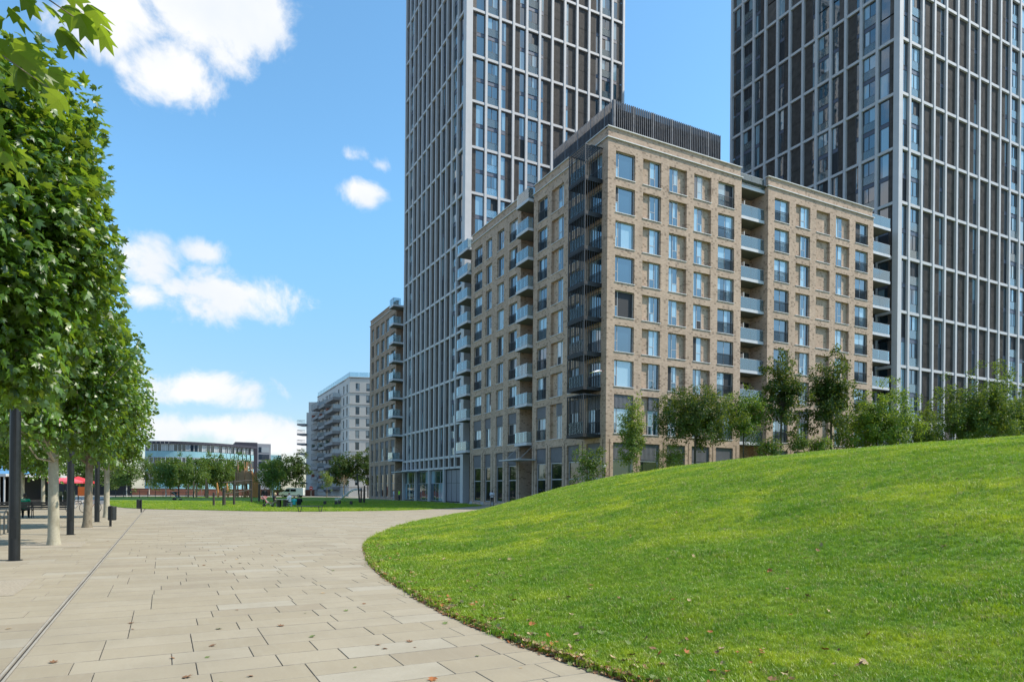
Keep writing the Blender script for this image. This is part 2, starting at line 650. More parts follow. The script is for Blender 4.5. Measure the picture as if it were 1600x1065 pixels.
rs = random.Random(3)
slabs = []
LENS = (.62, .72, .82, .92, 1.02, 1.15)
DRAIN_X = -1.22
y = -4.0
row = 0
while y < 79.4:
    h = .48
    for xs, xe in ((-13.0, DRAIN_X - .04), (DRAIN_X + .04, 35.0)):
        x = xs - rs.choice((0, .3, .5)) if xs < -2 else xs
        first = True
        while x < xe - .02:
            w = rs.choice(LENS)
            if first and xs > -2:
                w = rs.choice((.45, .65, .85, 1.05))
                first = False
            if xs < -2 and x + w > xe - .3:
                w = round(xe - x, 2)
            slabs.append((x, y, w, h))
            x += w
    y += h
    row += 1


def vis_key(s):
    x, y0, w, h = s[0] + s[2] / 2, s[1], s[2], s[3]
    d = x * .462 + y0 * .887
    la = x * .887 - y0 * .462
    if d < 3.6 or abs(la) > d * .80:
        return 1e9
    if x > 3.3 + max(0, (y0 - 12) * .12) + .6:
        return 1e9
    return d


slabs.sort(key=vis_key)
for (x, y, w, h) in slabs[:300]:
    o = link('paving_slab', slab_mesh(w, h), pavement, (x, y, rs.uniform(-.0015, .0015)))
# the rest as one part
FPX = None
sv, si, st = [], [], []
for (x, y, w, h) in slabs[300:]:
    if x > 9 and y < 20 or x > 22 and y < 42 or y < -1:
        continue
    g, gy = .003, .006
    n = len(sv)
    z = rs.uniform(-.0015, .0015)
    a = (x + g, y + gy, x + w - g, y + h - gy)
    sv += [(a[0], a[1], z), (a[2], a[1], z), (a[2], a[3], z), (a[0], a[3], z), (a[0], a[1], -.03), (a[2], a[1], -.03), (a[2], a[3], -.03), (a[0], a[3], -.03)]
    for q in ((0, 1, 2, 3), (0, 4, 5, 1), (1, 5, 6, 2), (2, 6, 7, 3), (3, 7, 4, 0)):
        si += [n + i for i in q]
        st.append((x * 7.13 + y * 3.71) % 1)
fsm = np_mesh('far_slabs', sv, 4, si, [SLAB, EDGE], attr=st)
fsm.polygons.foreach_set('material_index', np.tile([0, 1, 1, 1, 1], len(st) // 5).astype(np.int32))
o = link('far_slabs', fsm, pavement)
o['kind'] = 'stuff'

# --- drain channel along the path
dr = MB()
yy = -3.0
while yy < 52.4:
    dr.box(DRAIN_X - .036, DRAIN_X - .015, yy, yy + .992, -.05, .0, 0)
    dr.box(DRAIN_X + .015, DRAIN_X + .036, yy, yy + .992, -.05, .0, 0)
    dr.box(DRAIN_X - .015, DRAIN_X + .015, yy, yy + .992, -.05, -.02, 1)
    yy += 1.0
tag(dr.build('drain_channel', [mat('drain edge', (.33, .295, .24), .8), mat('drain slot', (.03, .028, .025), .8)]), kind='structure')

# --- tree pits
for i, (x, y, w, h) in enumerate([(-2.75, 4.0, 1.5, 2.0), (-2.75, 13.6, 1.5, 2.1), (-2.75, 23.1, 1.5, 2.0), (-2.75, 32.6, 1.5, 2.0), (-2.75, 43.4, 1.5, 2.0)]):
    b = MB()
    b.quad((x - w / 2, y - h / 2, .004), (x + w / 2, y - h / 2, .004), (x + w / 2, y + h / 2, .004), (x - w / 2, y + h / 2, .004))
    tag(b.build('tree_pit', GRAVEL), kind='structure')

# ------------------------------------------------------------------ mound
FP = np.array([[26.15, 55.2], [19.13, 44.72], [12.61, 34.78], [9.33, 29.06], [6.67, 23.32], [5.46, 20.12], [4.38, 15.96], [3.86, 13.26], [3.64, 11.32],
               [3.46, 9.52], [3.38, 8.3], [3.4, 7.16], [3.47, 5.92], [3.6, 4.71], [4.0, 3.0], [5, 0.5], [7.5, -3], [12, -7], [20, -11], [35, -14], [60, -14],
               [85, -8], [95, 5], [95, 25], [88, 38], [75, 43.5], [50, 44.5], [38, 45], [32.5, 47.5], [30, 52], [28.5, 56]])


def sub_smooth(P, n=3):
    for _ in range(n):
        Q = np.roll(P, -1, 0)
        P = np.stack([.75 * P + .25 * Q, .25 * P + .75 * Q], 1).reshape(-1, 2)
    return P


FPS = sub_smooth(FP, 2)


def mdist(P):
    d = np.full(len(P), 1e9)
    ins = np.zeros(len(P), bool)
    for a, b in zip(FPS, np.roll(FPS, -1, 0)):
        ab = b - a
        t = np.clip(((P - a) @ ab) / (ab @ ab + 1e-12), 0, 1)
        q = P - a - t[:, None] * ab
        d = np.minimum(d, np.hypot(q[:, 0], q[:, 1]))
        ins ^= ((a[1] > P[:, 1]) != (b[1] > P[:, 1])) & (P[:, 0] < (b[0] - a[0]) * (P[:, 1] - a[1]) / (b[1] - a[1] + 1e-12) + a[0])
    return np.where(ins, d, -d)


def mound_z(P):
    P = np.asarray(P, float)
    s0 = mdist(P)
    s = np.maximum(s0, 0)
    s = s * s / (s + 3.76)
    z = np.interp(P[:, 0], [8, 22, 35, 60], [1.73, 3.61, 4.4, 6.78]) * (1 - np.exp(-s / 7.35))
    w = .06 * np.sin(P[:, 0] * 1.3 + .7 * np.sin(P[:, 1] * .9)) * np.sin(P[:, 1] * 1.1 + 1.0) * np.clip(s0 / 2, 0, 1)
    return np.where(s0 > 0, .03 + z + w, .03 + s0 * 1.0)


def grow(a, b, s0, g, smax):
    out = [a]
    s = s0
    while out[-1] < b:
        out.append(out[-1] + s)
        s = min(s * g, smax)
    return out


GX = np.array(sorted([2.5 - i * .3 for i in range(0)] + grow(2.6, 97, .07, 1.018, 1.1)))
GY = np.array(sorted([-v for v in grow(0.2, 16, .3, 1.15, 1.2)] + grow(0, 58, .14, 1.008, .7)))
gxx, gyy = np.meshgrid(GX, GY)
P = np.c_[gxx.ravel(), gyy.ravel()]
Z = mound_z(P)
zz = Z.reshape(gxx.shape).copy()
sd = mdist(P).reshape(gxx.shape)
for _ in range(3):
    k = zz.copy()
    k[1:-1, 1:-1] = (zz[1:-1, 1:-1] * 2 + zz[:-2, 1:-1] + zz[2:, 1:-1] + zz[1:-1, :-2] + zz[1:-1, 2:]) / 6
    zz = np.where(sd > 1.5, k, zz)
ny, nx = gxx.shape
idx = np.arange(nx * ny).reshape(ny, nx)
qd = np.stack([idx[:-1, :-1], idx[:-1, 1:], idx[1:, 1:], idx[1:, :-1]], -1).reshape(-1, 4)
keep = (sd.ravel()[qd] > -.35).any(1)
qd = qd[keep]
V = np.c_[P, zz.ravel()]
used, inv = np.unique(qd, return_inverse=True)


def grass_base_mat(name):
    t = NT(name)
    p = t.pos()
    n1 = t.noise(p, .55, 6, .62, .6)
    n2 = t.noise(p, 3.0, 5, .65)
    n3 = t.noise(t.vscale(p, (1, 1, .3)), 45, 3, .7)
    n0 = t.noise(p, .16, 4, .6, .4)
    c = t.mix(t.math('MULTIPLY', t.ramp(n1, .40, .60), t.ramp(n0, .38, .58, .25, 1.0)), (.125, .235, .010), (.34, .40, .018))
    c = t.mix(t.ramp(n2, .38, .72, 0, .6), c, (.095, .19, .013))
    c = t.mix(t.ramp(n3, .3, .75, .55, 0), c, (.06, .12, .010))
    t.set(t.p.inputs['Base Color'], c)
    t.set(t.p.inputs['Roughness'], .8)
    t.set(t.p.inputs['Specular IOR Level'], .25)
    t.bump(t.math('ADD', n3, t.math('MULTIPLY', n2, .6)), .8, .035)
    return t.mat


TURF = grass_base_mat('turf')
mo = link('grass_mound', np_mesh('grass_mound', V[used], 4, inv.ravel(), TURF, smooth=True))
tag(mo, kind='structure')
MX, MY, MZ = GX, GY, zz


def mz(x, y):
    """height of the mound mesh at arrays x, y"""
    x = np.atleast_1d(np.asarray(x, float))
    y = np.atleast_1d(np.asarray(y, float))
    i = np.clip(np.searchsorted(MX, x) - 1, 0, len(MX) - 2)
    j = np.clip(np.searchsorted(MY, y) - 1, 0, len(MY) - 2)
    a = (x - MX[i]) / (MX[i + 1] - MX[i])
    b = (y - MY[j]) / (MY[j + 1] - MY[j])
    return (MZ[j, i] * (1 - a) + MZ[j, i + 1] * a) * (1 - b) + (MZ[j + 1, i] * (1 - a) + MZ[j + 1, i + 1] * a) * b


# --- bare soil showing where turf meets paving
sb = MB()
nF = len(FPS)
for i in range(nF):
    a, b_ = FPS[i], FPS[(i + 1) % nF]
    if not (1.5 < a[1] < 46 and a[0] < 22):
        continue
    def off_(k, w):
        tn = FPS[(k + 1) % nF] - FPS[k - 1]
        tn = tn / np.hypot(*tn)
        return FPS[k % nF] + np.array([-tn[1], tn[0]]) * w
    p0, p1 = off_(i, -.05 - .02 * math.sin(i * 1.7)), off_((i + 1) % nF, -.05 - .02 * math.sin((i + 1) * 1.7))
    q0, q1 = off_(i, .12), off_((i + 1) % nF, .12)
    sb.quad((*p0, .005), (*p1, .005), (*q1, .012), (*q0, .012))
tag(sb.build('soil_edge', mat('bare soil', (.10, .07, .045), .95, var=.4, scale=18, bump=.6, bscale=60)), kind='structure')

# --- lawn beyond the path
LAWN = np.array([[-7.5, 116], [-5.5, 85], [-3.6, 66], [-1.2, 60], [2, 57.7], [5, 54], [7.8, 52.1], [12, 51.4], [18, 52.9], [24, 58.5], [29, 64.5], [32, 68.0],
                 [33.2, 74], [33.8, 80], [33.8, 128], [31, 146], [18, 149], [-4, 149], [-8, 136]])
LS = sub_smooth(LAWN, 2)
bm = bmesh.new()
top = [bm.verts.new((x, y, .035)) for x, y in LS]
bot = [bm.verts.new((x + .0, y, -.03)) for x, y in LS]
f = bm.faces.new(top)
if f.calc_area() and f.normal.z < 0:
    f.normal_flip()
for i in range(len(LS)):
    j = (i + 1) % len(LS)
    bm.faces.new((top[i], top[j], bot[j], bot[i]))
bmesh.ops.triangulate(bm, faces=[f])
bmesh.ops.recalc_face_normals(bm, faces=bm.faces)
me = bpy.data.meshes.new('lawn')
bm.to_mesh(me)
bm.free()
LAWNM = grass_base_mat('lawn turf')
me.materials.append(LAWNM)
tag(link('lawn', me), kind='structure')


# --- grass blades
def blade_mat():
    t = NT('grass blades')
    oi = t.node('ShaderNodeObjectInfo').outputs['Random']
    p = t.pos()
    n1 = t.noise(p, .55, 6, .62, .6)
    n2 = t.noise(p, 3.0, 5, .65)
    n0 = t.noise(p, .16, 4, .6, .4)
    c = t.mix(t.math('MULTIPLY', t.ramp(n1, .40, .60), t.ramp(n0, .38, .58, .25, 1.0)), (.125, .285, .010), (.49, .545, .020))
    c = t.mix(t.ramp(n2, .42, .66, 0, .85), c, (.070, .20, .010))
    c = t.mix(t.math('MULTIPLY', oi, .35), c, (.55, .62, .04))
    c = t.mix(t.ramp(oi, .925, .935, 0, .7), c, (.42, .36, .17))
    d = t.node('ShaderNodeBsdfDiffuse', {'Color': c})
    tr = t.node('ShaderNodeBsdfTranslucent', {'Color': c})
    gl = t.node('ShaderNodeBsdfGlossy', {'Color': (1, 1, 1), 'Roughness': .45})
    m = t.node('ShaderNodeMixShader', {0: .4, 1: d.outputs[0], 2: tr.outputs[0]})
    m2 = t.node('ShaderNodeMixShader', {0: .035, 1: m.outputs[0], 2: gl.outputs[0]})
    t.t.links.new(m2.outputs[0], t.out.inputs['Surface'])
    t.n.remove(t.p)
    return t.mat


BLADE = blade_mat()


def tuft_mesh(seed, n=13, h=.045):
    r = random.Random(seed)
    b = MB()
    for _ in range(n):
        x, y = r.gauss(0, .028), r.gauss(0, .028)
        a = r.uniform(0, 2 * PI)
        hh = h * r.uniform(.55, 1.35)
        le = r.uniform(.15, .9) * hh
        dx, dy = math.cos(a), math.sin(a)
        w = r.uniform(.0022, .004)
        sx, sy = -dy * w, dx * w
        mx, my, mz_ = x + dx * le * .35, y + dy * le * .35, hh * .62
        b.quad((x - sx, y - sy, -.012), (x + sx, y + sy, -.012), (mx + sx * .8, my + sy * .8, mz_), (mx - sx * .8, my - sy * .8, mz_))
        b.poly([(mx - sx * .8, my - sy * .8, mz_), (mx + sx * .8, my + sy * .8, mz_), (x + dx * le, y + dy * le, hh)])
    return b.mesh('grass_tuft', BLADE)


TUFTS = [bpy.data.objects.new('grass_tuft', tuft_mesh(s)) for s in (1, 2, 3)]


def scatter(name, pts, scl, objs, label, cat, seed=0):
    me = bpy.data.meshes.new(name)
    me.vertices.add(len(pts))
    me.vertices.foreach_set('co', np.asarray(pts, np.float32).ravel())
    a = me.attributes.new('scl', 'FLOAT', 'POINT')
    a.data.foreach_set('value', np.asarray(scl, np.float32))
    o = link(name, me)
    ng = bpy.data.node_groups.new(name, 'GeometryNodeTree')
    ng.interface.new_socket('Geometry', in_out='INPUT', socket_type='NodeSocketGeometry')
    ng.interface.new_socket('Geometry', in_out='OUTPUT', socket_type='NodeSocketGeometry')
    N = ng.nodes
    gi = N.new('NodeGroupInput')
    go = N.new('NodeGroupOutput')
    ip = N.new('GeometryNodeInstanceOnPoints')
    g2i = N.new('GeometryNodeGeometryToInstance')
    for ob in objs:
        oi = N.new('GeometryNodeObjectInfo')
        oi.inputs['Object'].default_value = ob
        ng.links.new(oi.outputs['Geometry'], g2i.inputs[0])
    rv = N.new('FunctionNodeRandomValue')
    rv.data_type = 'FLOAT_VECTOR'
    rv.inputs[0].default_value = (-.25, -.25, 0)
    rv.inputs[1].default_value = (.25, .25, 6.283)
    rv.inputs['Seed'].default_value = seed
    na = N.new('GeometryNodeInputNamedAttribute')
    na.data_type = 'FLOAT'
    na.inputs[0].default_value = 'scl'
    ng.links.new(gi.outputs[0], ip.inputs['Points'])
    ng.links.new(g2i.outputs[0], ip.inputs['Instance'])
    ip.inputs['Pick Instance'].default_value = True
    ng.links.new(rv.outputs[0], ip.inputs['Rotation'])
    ng.links.new(na.outputs[0], ip.inputs['Scale'])
    ng.links.new(ip.outputs[0], go.inputs[0])
    md = o.modifiers.new('scatter', 'NODES')
    md.node_group = ng
    tag(o, label, cat, kind='stuff')
    return o


def polar_points(n, d0, d1, a0, a1, power):
    u = RNG.random(n)
    k = 2 - power
    d = (u * (d1 ** k - d0 ** k) + d0 ** k) ** (1 / k)
    a = np.radians(RNG.uniform(a0, a1, n))
    return d * np.sin(a), d * np.cos(a), d


# bearings are clockwise from +Y; the view covers about -10 to 65, the turf goes well beyond
gx, gy, gd = polar_points(400000, 3.0, 52, -30, 108, 1.5)
s_ = mdist(np.c_[gx, gy])
k = s_ > -.012
gx, gy, gd, s_ = gx[k], gy[k], gd[k], s_[k]
sc = (.50 + .36 * RNG.random(len(gx))) * np.clip((gd / 7) ** .45, .85, 2.2)
patch = np.sin(gx * 1.9 + np.sin(gy * 1.3) * 1.5) * np.sin(gy * 1.6 + 1.1)
sc *= 1 + .35 * np.clip(patch, 0, 1) + .7 * np.exp(-np.maximum(s_, 0) / .5) * RNG.random(len(gx))
scatter('grass', np.c_[gx, gy, mz(gx, gy)], sc, TUFTS, 'short bright green grass covering the rounded mound', 'grass')
# tufts on the lawn, denser along its front edge
n = 26000
lx = RNG.uniform(-8, 34, n)
ly = 51 + 45 * RNG.random(n) ** 2.0


def in_poly(P, poly):
    ins = np.zeros(len(P), bool)
    for a, b in zip(poly, np.roll(poly, -1, 0)):
        ins ^= ((a[1] > P[:, 1]) != (b[1] > P[:, 1])) & (P[:, 0] < (b[0] - a[0]) * (P[:, 1] - a[1]) / (b[1] - a[1] + 1e-12) + a[0])
    return ins


k = in_poly(np.c_[lx, ly], LS)
lx, ly = lx[k], ly[k]
scatter('grass', np.c_[lx, ly, np.full(len(lx), .035)], RNG.uniform(1.4, 2.4, len(lx)), TUFTS, 'short green grass on the flat lawn round the playground', 'grass', 4)

# ================================================================== BUILDINGS
MC = {}


def cached(key, fn):
    if key not in MC:
        MC[key] = fn()
    return MC[key]


class Face:
    """a facade: local x runs left to right as seen from outside, y goes INTO the wall, z up"""

    def __init__(self, parent, origin, rz):
        self.p = parent
        self.o = Vector(origin) - parent.location
        self.rz = rz
        self.c, self.s = math.cos(rz), math.sin(rz)

    def loc(self, x, y, z):
        return (self.o.x + x * self.c - y * self.s, self.o.y + x * self.s + y * self.c, self.o.z + z)

    def put(self, name, me, x=0, y=0, z=0):
        return link(name, me, self.p, self.loc(x, y, z), self.rz)


def set_mat(o, m):
    o.material_slots[0].link = 'OBJECT'
    o.material_slots[0].material = m


def wall_mesh(name, m, x0, x1, z0, z1, ops, recess=.33):
    """wall sheet with openings (xa, xb, za, zb, depth, filled) and their reveals"""
    b = MB()
    xs = sorted({x0, x1, *[o[0] for o in ops], *[o[1] for o in ops]})
    zs = sorted({z0, z1, *[o[2] for o in ops], *[o[3] for o in ops]})
    for i in range(len(xs) - 1):
        for j in range(len(zs) - 1):
            cx, cz = (xs[i] + xs[i + 1]) / 2, (zs[j] + zs[j + 1]) / 2
            if any(o[0] < cx < o[1] and o[2] < cz < o[3] for o in ops):
                continue
            b.quad((xs[i], 0, zs[j]), (xs[i + 1], 0, zs[j]), (xs[i + 1], 0, zs[j + 1]), (xs[i], 0, zs[j + 1]))
    for xa, xb, za, zb, d, filled in ops:
        b.quad((xa, 0, za), (xb, 0, za), (xb, d, za), (xa, d, za))
        b.quad((xa, d, zb), (xb, d, zb), (xb, 0, zb), (xa, 0, zb))
        b.quad((xa, 0, zb), (xa, 0, za), (xa, d, za), (xa, d, zb))
        b.quad((xb, 0, za), (xb, 0, zb), (xb, d, zb), (xb, d, za))
        if filled:
            b.quad((xa, d, za), (xb, d, za), (xb, d, zb), (xa, d, zb))
    return b.mesh(name, m)


def frame_mesh(w, h, mull, trans, m=None, t=.055, dep=.07):
    """window frame: outer border, mullions at x fractions, transoms (xa, xb, z fraction)"""
    def mk():
        b = MB()
        b.box(0, t, 0, dep, 0, h)
        b.box(w - t, w, 0, dep, 0, h)
        b.box(t, w - t, 0, dep, 0, t)
        b.box(t, w - t, 0, dep, h - t, h)
        for x in mull:
            b.box(x * w - t / 2, x * w + t / 2, .002, dep - .002, t, h - t)
        for xa, xb, z in trans:
            b.box(xa * w + t / 2, xb * w - t / 2, .004, dep - .004, z * h - t / 2, z * h + t / 2)
        return b.mesh('window', m or GREYMET)
    return cached(('fr', round(w, 2), round(h, 2), tuple(mull), tuple(trans), (m or GREYMET).name, t), mk)


def pane_mesh(w, h, m=None):
    def mk():
        b = MB()
        b.box(0, w, 0, .024, 0, h)
        return b.mesh('pane', m or GLASS)
    return cached(('pane', round(w, 2), round(h, 2), (m or GLASS).name), mk)


rp = random.Random(11)
OPEN_DARK = mat('open window gap', (.012, .014, .018), .6, var=0)


def add_panes(win, w, h, rects, gm=None, open_chance=.07, t=.03):
    for xa, xb, za, zb in rects:
        o = link('pane', pane_mesh((xb - xa) * w - t * 2, (zb - za) * h - t * 2, gm), win, (xa * w + t, .028, za * h + t))
        o.rotation_euler = (rp.gauss(0, .004), 0, rp.gauss(0, .005))
        if rp.random() < open_chance:
            set_mat(o, OPEN_DARK)


def sill_mesh(w):
    def mk():
        b = MB()
        b.box(-.03, w + .03, -.06, .3, -.06, .0)
        return b.mesh('sill', SILL)
    return cached(('sill', round(w, 2)), mk)


def railing_mesh(w, h=1.08):
    def mk():
        b = MB()
        b.box(0, w, 0, .04, h - .05, h)
        b.box(0, w, 0, .04, .04, .08)
        n = int(w / .1)
        for i in range(n + 1):
            x = .012 + (w - .024) * i / n
            b.box(x - .009, x + .009, .006, .034, .08, h - .05)
        return b.mesh('railing', DARK)
    return cached(('rail', round(w, 2), round(h, 2)), mk)


def louvre_mesh(w, h):
    def mk():
        b = MB()
        b.box(0, w, .07, .09, 0, h)
        n = max(3, int(w / .14))
        for i in range(n):
            x = (i + .5) * w / n
            b.box(x - .035, x + .035, 0, .07, .012, h - .012)
        return b.mesh('louvre', LOUVRE)
    return cached(('louv', round(w, 2), round(h, 2)), mk)


REV = .30
SILLS = [11.19 + 3.123 * j for j in range(7)]
WH = 2.36


def brick_window(F, kind, xa, xb, z, h):
    """one window of the brick blocks, set in its opening"""
    w = xb - xa
    if kind == 'big':
        win = F.put('window', frame_mesh(w, h, (.2,), ((0, .2, .42),)), xa, REV - .08, z)
        add_panes(win, w, h, ((0, .2, 0, .42), (0, .2, .42, 1), (.2, 1, 0, 1)))
    elif kind in ('halfL', 'halfR'):
        g = w * .56
        x = xa if kind == 'halfL' else xb - g
        win = F.put('window', frame_mesh(g, h, (.5,), ((.5, 1, .36),) if kind == 'halfL' else ((0, .5, .36),)), x, REV - .08, z)
        rr = ((0, .5, 0, 1), (.5, 1, 0, .36), (.5, 1, .36, 1)) if kind == 'halfL' else ((.5, 1, 0, 1), (0, .5, 0, .36), (0, .5, .36, 1))
        add_panes(win, g, h, rr)
    elif kind == 'full':
        win = F.put('window', frame_mesh(w, h, (.5,), ((.5, 1, .36),)), xa, REV - .08, z)
        add_panes(win, w, h, ((0, .5, 0, 1), (.5, 1, 0, .36), (.5, 1, .36, 1)))
    elif kind == 'jul':
        win = F.put('window', frame_mesh(w, h, (.5,), ()), xa, REV - .08, z)
        add_panes(win, w, h, ((0, .5, 0, 1), (.5, 1, 0, 1)), open_chance=.1)
        link('railing', railing_mesh(w - .04), win, (.02, -REV + .14, .03))
    link('sill', sill_mesh(w), win, (xa - (xa if kind != 'halfR' else xb - w * .56), -(REV - .08), -.004))
    return win


def brick_face(F, wallname, x0, x1, cols, brick, top=33.25, ground_open=True, extra=()):
    ops = []
    for kind, xa, xb in cols:
        for z in SILLS:
            ops.append((xa, xb, z, z + WH, REV, kind in ('halfL', 'halfR', 'blank')))
        ops.append((xa, xb, 6.96, 10.46, REV, kind in ('halfL', 'halfR', 'blank')))
        if ground_open:
            ops.append((xa - .05, xb + .05, .32, 6.12, REV + .12, False))
    ops += list(extra)
    F.put('wall', wall_mesh(wallname, brick, x0, x1, 0, top, ops))
    for kind, xa, xb in cols:
        w = xb - xa
        for z in SILLS:
            if kind != 'blank':
                brick_window(F, kind, xa, xb, z, WH)
            else:
                F.put('sill', sill_mesh(w), xa, 0, z - .004)
        # first floor: louvre above a window
        if kind != 'blank':
            brick_window(F, kind, xa, xb, 6.96, 2.28)
            lx, lw = xa, w
            if kind == 'halfL':
                lw = w * .56
            if kind == 'halfR':
                lx, lw = xb - w * .56, w * .56
            F.put('louvre', louvre_mesh(lw, 1.2), lx, REV - .2, 9.25)
        if ground_open:
            lw = w + .1
            F.put('louvre', louvre_mesh(lw, 1.5), xa - .05, REV - .16, 4.61)
            win = F.put('window', frame_mesh(lw - .12, 4.2, (), ((0, 1, .6),), GREYMET, .09, .14), xa + .01, REV - .1, .36)
            add_panes(win, lw - .12, 4.2, ((0, 1, 0, .6), (0, 1, .6, 1)), GLASSD, .0, .05)


def grooves(F, xs, z0=.35, z1=6.4):
    """narrow dark vertical grooves in the ground floor piers"""
    b = MB()
    for x in xs:
        b.box(x - .07, x + .07, -.004, .05, z0, z1)
    F.put('pier_groove', b.mesh('pier_groove', mat('groove brick', (.16, .115, .08), .9)))


def balcony(F, x0, x1, yout, yin, zf, parts=2, side='R', divider=None, slabm=None, gl=1.1):
    """slab with glass front panels; yout is the depth of the front edge (negative = projecting)"""
    def mk():
        b = MB()
        b.box(x0, x1, yout, yin, -.30, 0, 0)
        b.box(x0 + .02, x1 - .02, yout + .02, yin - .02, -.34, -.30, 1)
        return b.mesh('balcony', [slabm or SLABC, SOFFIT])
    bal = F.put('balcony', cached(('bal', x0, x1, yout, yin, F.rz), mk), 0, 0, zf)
    w = (x1 - x0 - .06) / parts
    for i in range(parts):
        link('glass_panel', pane_mesh(w - .02, gl, BALU), bal, (x0 + .03 + i * w + .01, yout + .04, .03))
    def side_mesh(ylen):
        b = MB()
        b.box(-.012, .012, 0, ylen, 0, gl)
        return b.mesh('glass_panel', BALU)
    yl = min(yin, 0) - yout - .08 if yout < -.3 else 0
    if yl > .3:
        sm = cached(('balside', round(yl, 2), gl), lambda: side_mesh(yl))
        for xx in (x0 + .03, x1 - .03):
            link('glass_panel', sm, bal, (xx, yout + .07, .03))
    def rail():
        b = MB()
        b.box(x0 + .02, x1 - .02, yout + .035, yout + .075, gl + .03, gl + .065)
        return b.mesh('handrail', GREYMET)
    link('handrail', cached(('hr', x0, x1, yout), rail), bal, (0, 0, 0))
    if divider:
        def dv():
            b = MB()
            b.box(divider - .03, divider + .03, yout + .35, yin, 0, 1.75)
            return b.mesh('divider', mat('white divider', (.66, .66, .64), .6))
        link('divider', cached(('div', divider, yout, F.rz), dv), bal, (0, 0, 0))
    return bal


# ------------------------------------------------------------------ main brick building
BB = thing('brick_building', 'tan brick apartment block with a caged corner balcony stack and rooftop fin screen', 'building', (35, 49.2, 0))
FR = Face(BB, (35, 49.2, 0), 0)
FL = Face(BB, (35, 79.0, 0), -PI / 2)
R1 = [('big', .86, 3.03), ('halfR', 3.93, 6.06), ('halfL', 7.02, 9.18), ('halfL', 10.09, 12.28), ('jul', 13.2, 15.37)]
R2 = [('jul', 21.05, 23.24), ('halfR', 24.23, 26.46), ('blank', 27.44, 29.62), ('halfL', 30.61, 32.88), ('jul', 33.9, 36.12)]
brick_face(FR, 'wall', 0, 16.32, R1, BRICK)
brick_face(FR, 'wall', 20.1, 37.06, R2, BRICK)
L2 = [('jul', 1.0, 3.3), ('full', 4.35, 6.05), ('full', 7.5, 9.3), ('jul', 10.6, 12.65)]
L1 = [('jul', 17.2, 19.2), ('halfR', 20.05, 22.38), ('jul', 23.4, 25.4), ('jul', 26.75, 28.9)]
brick_face(FL, 'wall', 0, 13.45, L2, BRICK)
brick_face(FL, 'wall', 16.33, 29.8, L1, BRICK)
grooves(FR, (.42, 3.48, 6.54, 9.63, 12.74, 15.85, 20.55, 23.73, 26.95, 30.1, 33.4, 36.6))
grooves(FL, (.45, 3.82, 6.77, 9.95, 13.05, 16.75, 19.6, 22.9, 26.07, 29.35))


def plain(F, name, quads, m):
    b = MB()
    for q in quads:
        b.quad(*q)
    return F.put(name, b.mesh(name, m))


def box_part(F, name, x0, x1, y0, y1, z0, z1, m):
    b = MB()
    b.box(x0, x1, y0, y1, z0, z1)
    return F.put(name, b.mesh(name, m))


def recess(F, x0, x1, dep, z1, door_m=INNER):
    plain(F, 'recess_wall', [((x0, 0, 0), (x0, 0, z1), (x0, dep, z1), (x0, dep, 0)), ((x1, dep, 0), (x1, dep, z1), (x1, 0, z1), (x1, 0, 0)),
                             ((x0, dep, 0), (x1, dep, 0), (x1, dep, z1), (x0, dep, z1))], BRICK)


recess(FR, 16.32, 20.1, 2.3, 33.2)
recess(FL, 13.45, 16.33, 1.7, 33.2)
# walls of the ends, the backs and the roof
plain(FR, 'wall', [((37.06, 0, 0), (37.06, 14, 0), (37.06, 14, 33.25), (37.06, 0, 33.25)), ((37.06, 14, 0), (14, 14, 0), (14, 14, 33.25), (37.06, 14, 33.25)),
                   ((14, 14, 0), (14, 29.8, 0), (14, 29.8, 33.25), (14, 14, 33.25)), ((14, 29.8, 0), (0, 29.8, 0), (0, 29.8, 33.25), (14, 29.8, 33.25))], BRICK)
plain(FR, 'roof', [((.2, .2, 33.3), (36.9, .2, 33.3), (36.9, 14, 33.3), (.2, 14, 33.3)), ((.2, 14.01, 33.3), (13.9, 14.01, 33.3), (13.9, 29.6, 33.3), (.2, 29.6, 33.3))],
      mat('roof felt', (.16, .16, .165), .9))
# ledge, parapet and coping for each stretch (x0, x1, wraps)
for F, x0, x1, a, c in ((FR, -.12, 16.44, 0, 1), (FR, 19.98, 37.18, 1, 1), (FL, -.12, 13.57, 1, 1), (FL, 16.21, 29.66, 1, 0)):
    box_part(F, 'ledge', x0, x1, -.13, .2, 33.25, 33.33, SILL)
    xa = x0 + .20
    xb = x1 - .20 if c else x1 - .02
    box_part(F, 'parapet', xa, xb, .08, .38, 33.331, 34.26, BRICK)
    box_part(F, 'coping', xa - .12, xb + (.12 if c else -.06), -.06, .46, 34.262, 34.34, SILL)
# balconies
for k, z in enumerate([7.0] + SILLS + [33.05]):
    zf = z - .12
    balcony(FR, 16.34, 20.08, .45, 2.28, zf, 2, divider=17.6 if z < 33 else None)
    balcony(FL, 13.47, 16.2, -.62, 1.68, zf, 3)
    if z < 33:
        for F, xa, w, yb in ((FR, 17.9, 1.9, 2.24), (FL, 13.9, 1.9, 1.64)):
            win = F.put('balcony_door', frame_mesh(w, 2.2, (.5,), (), DARK), xa, yb - .07, zf + .02)
            add_panes(win, w, 2.2, ((0, .5, 0, 1), (.5, 1, 0, 1)), GLASSD, .1)
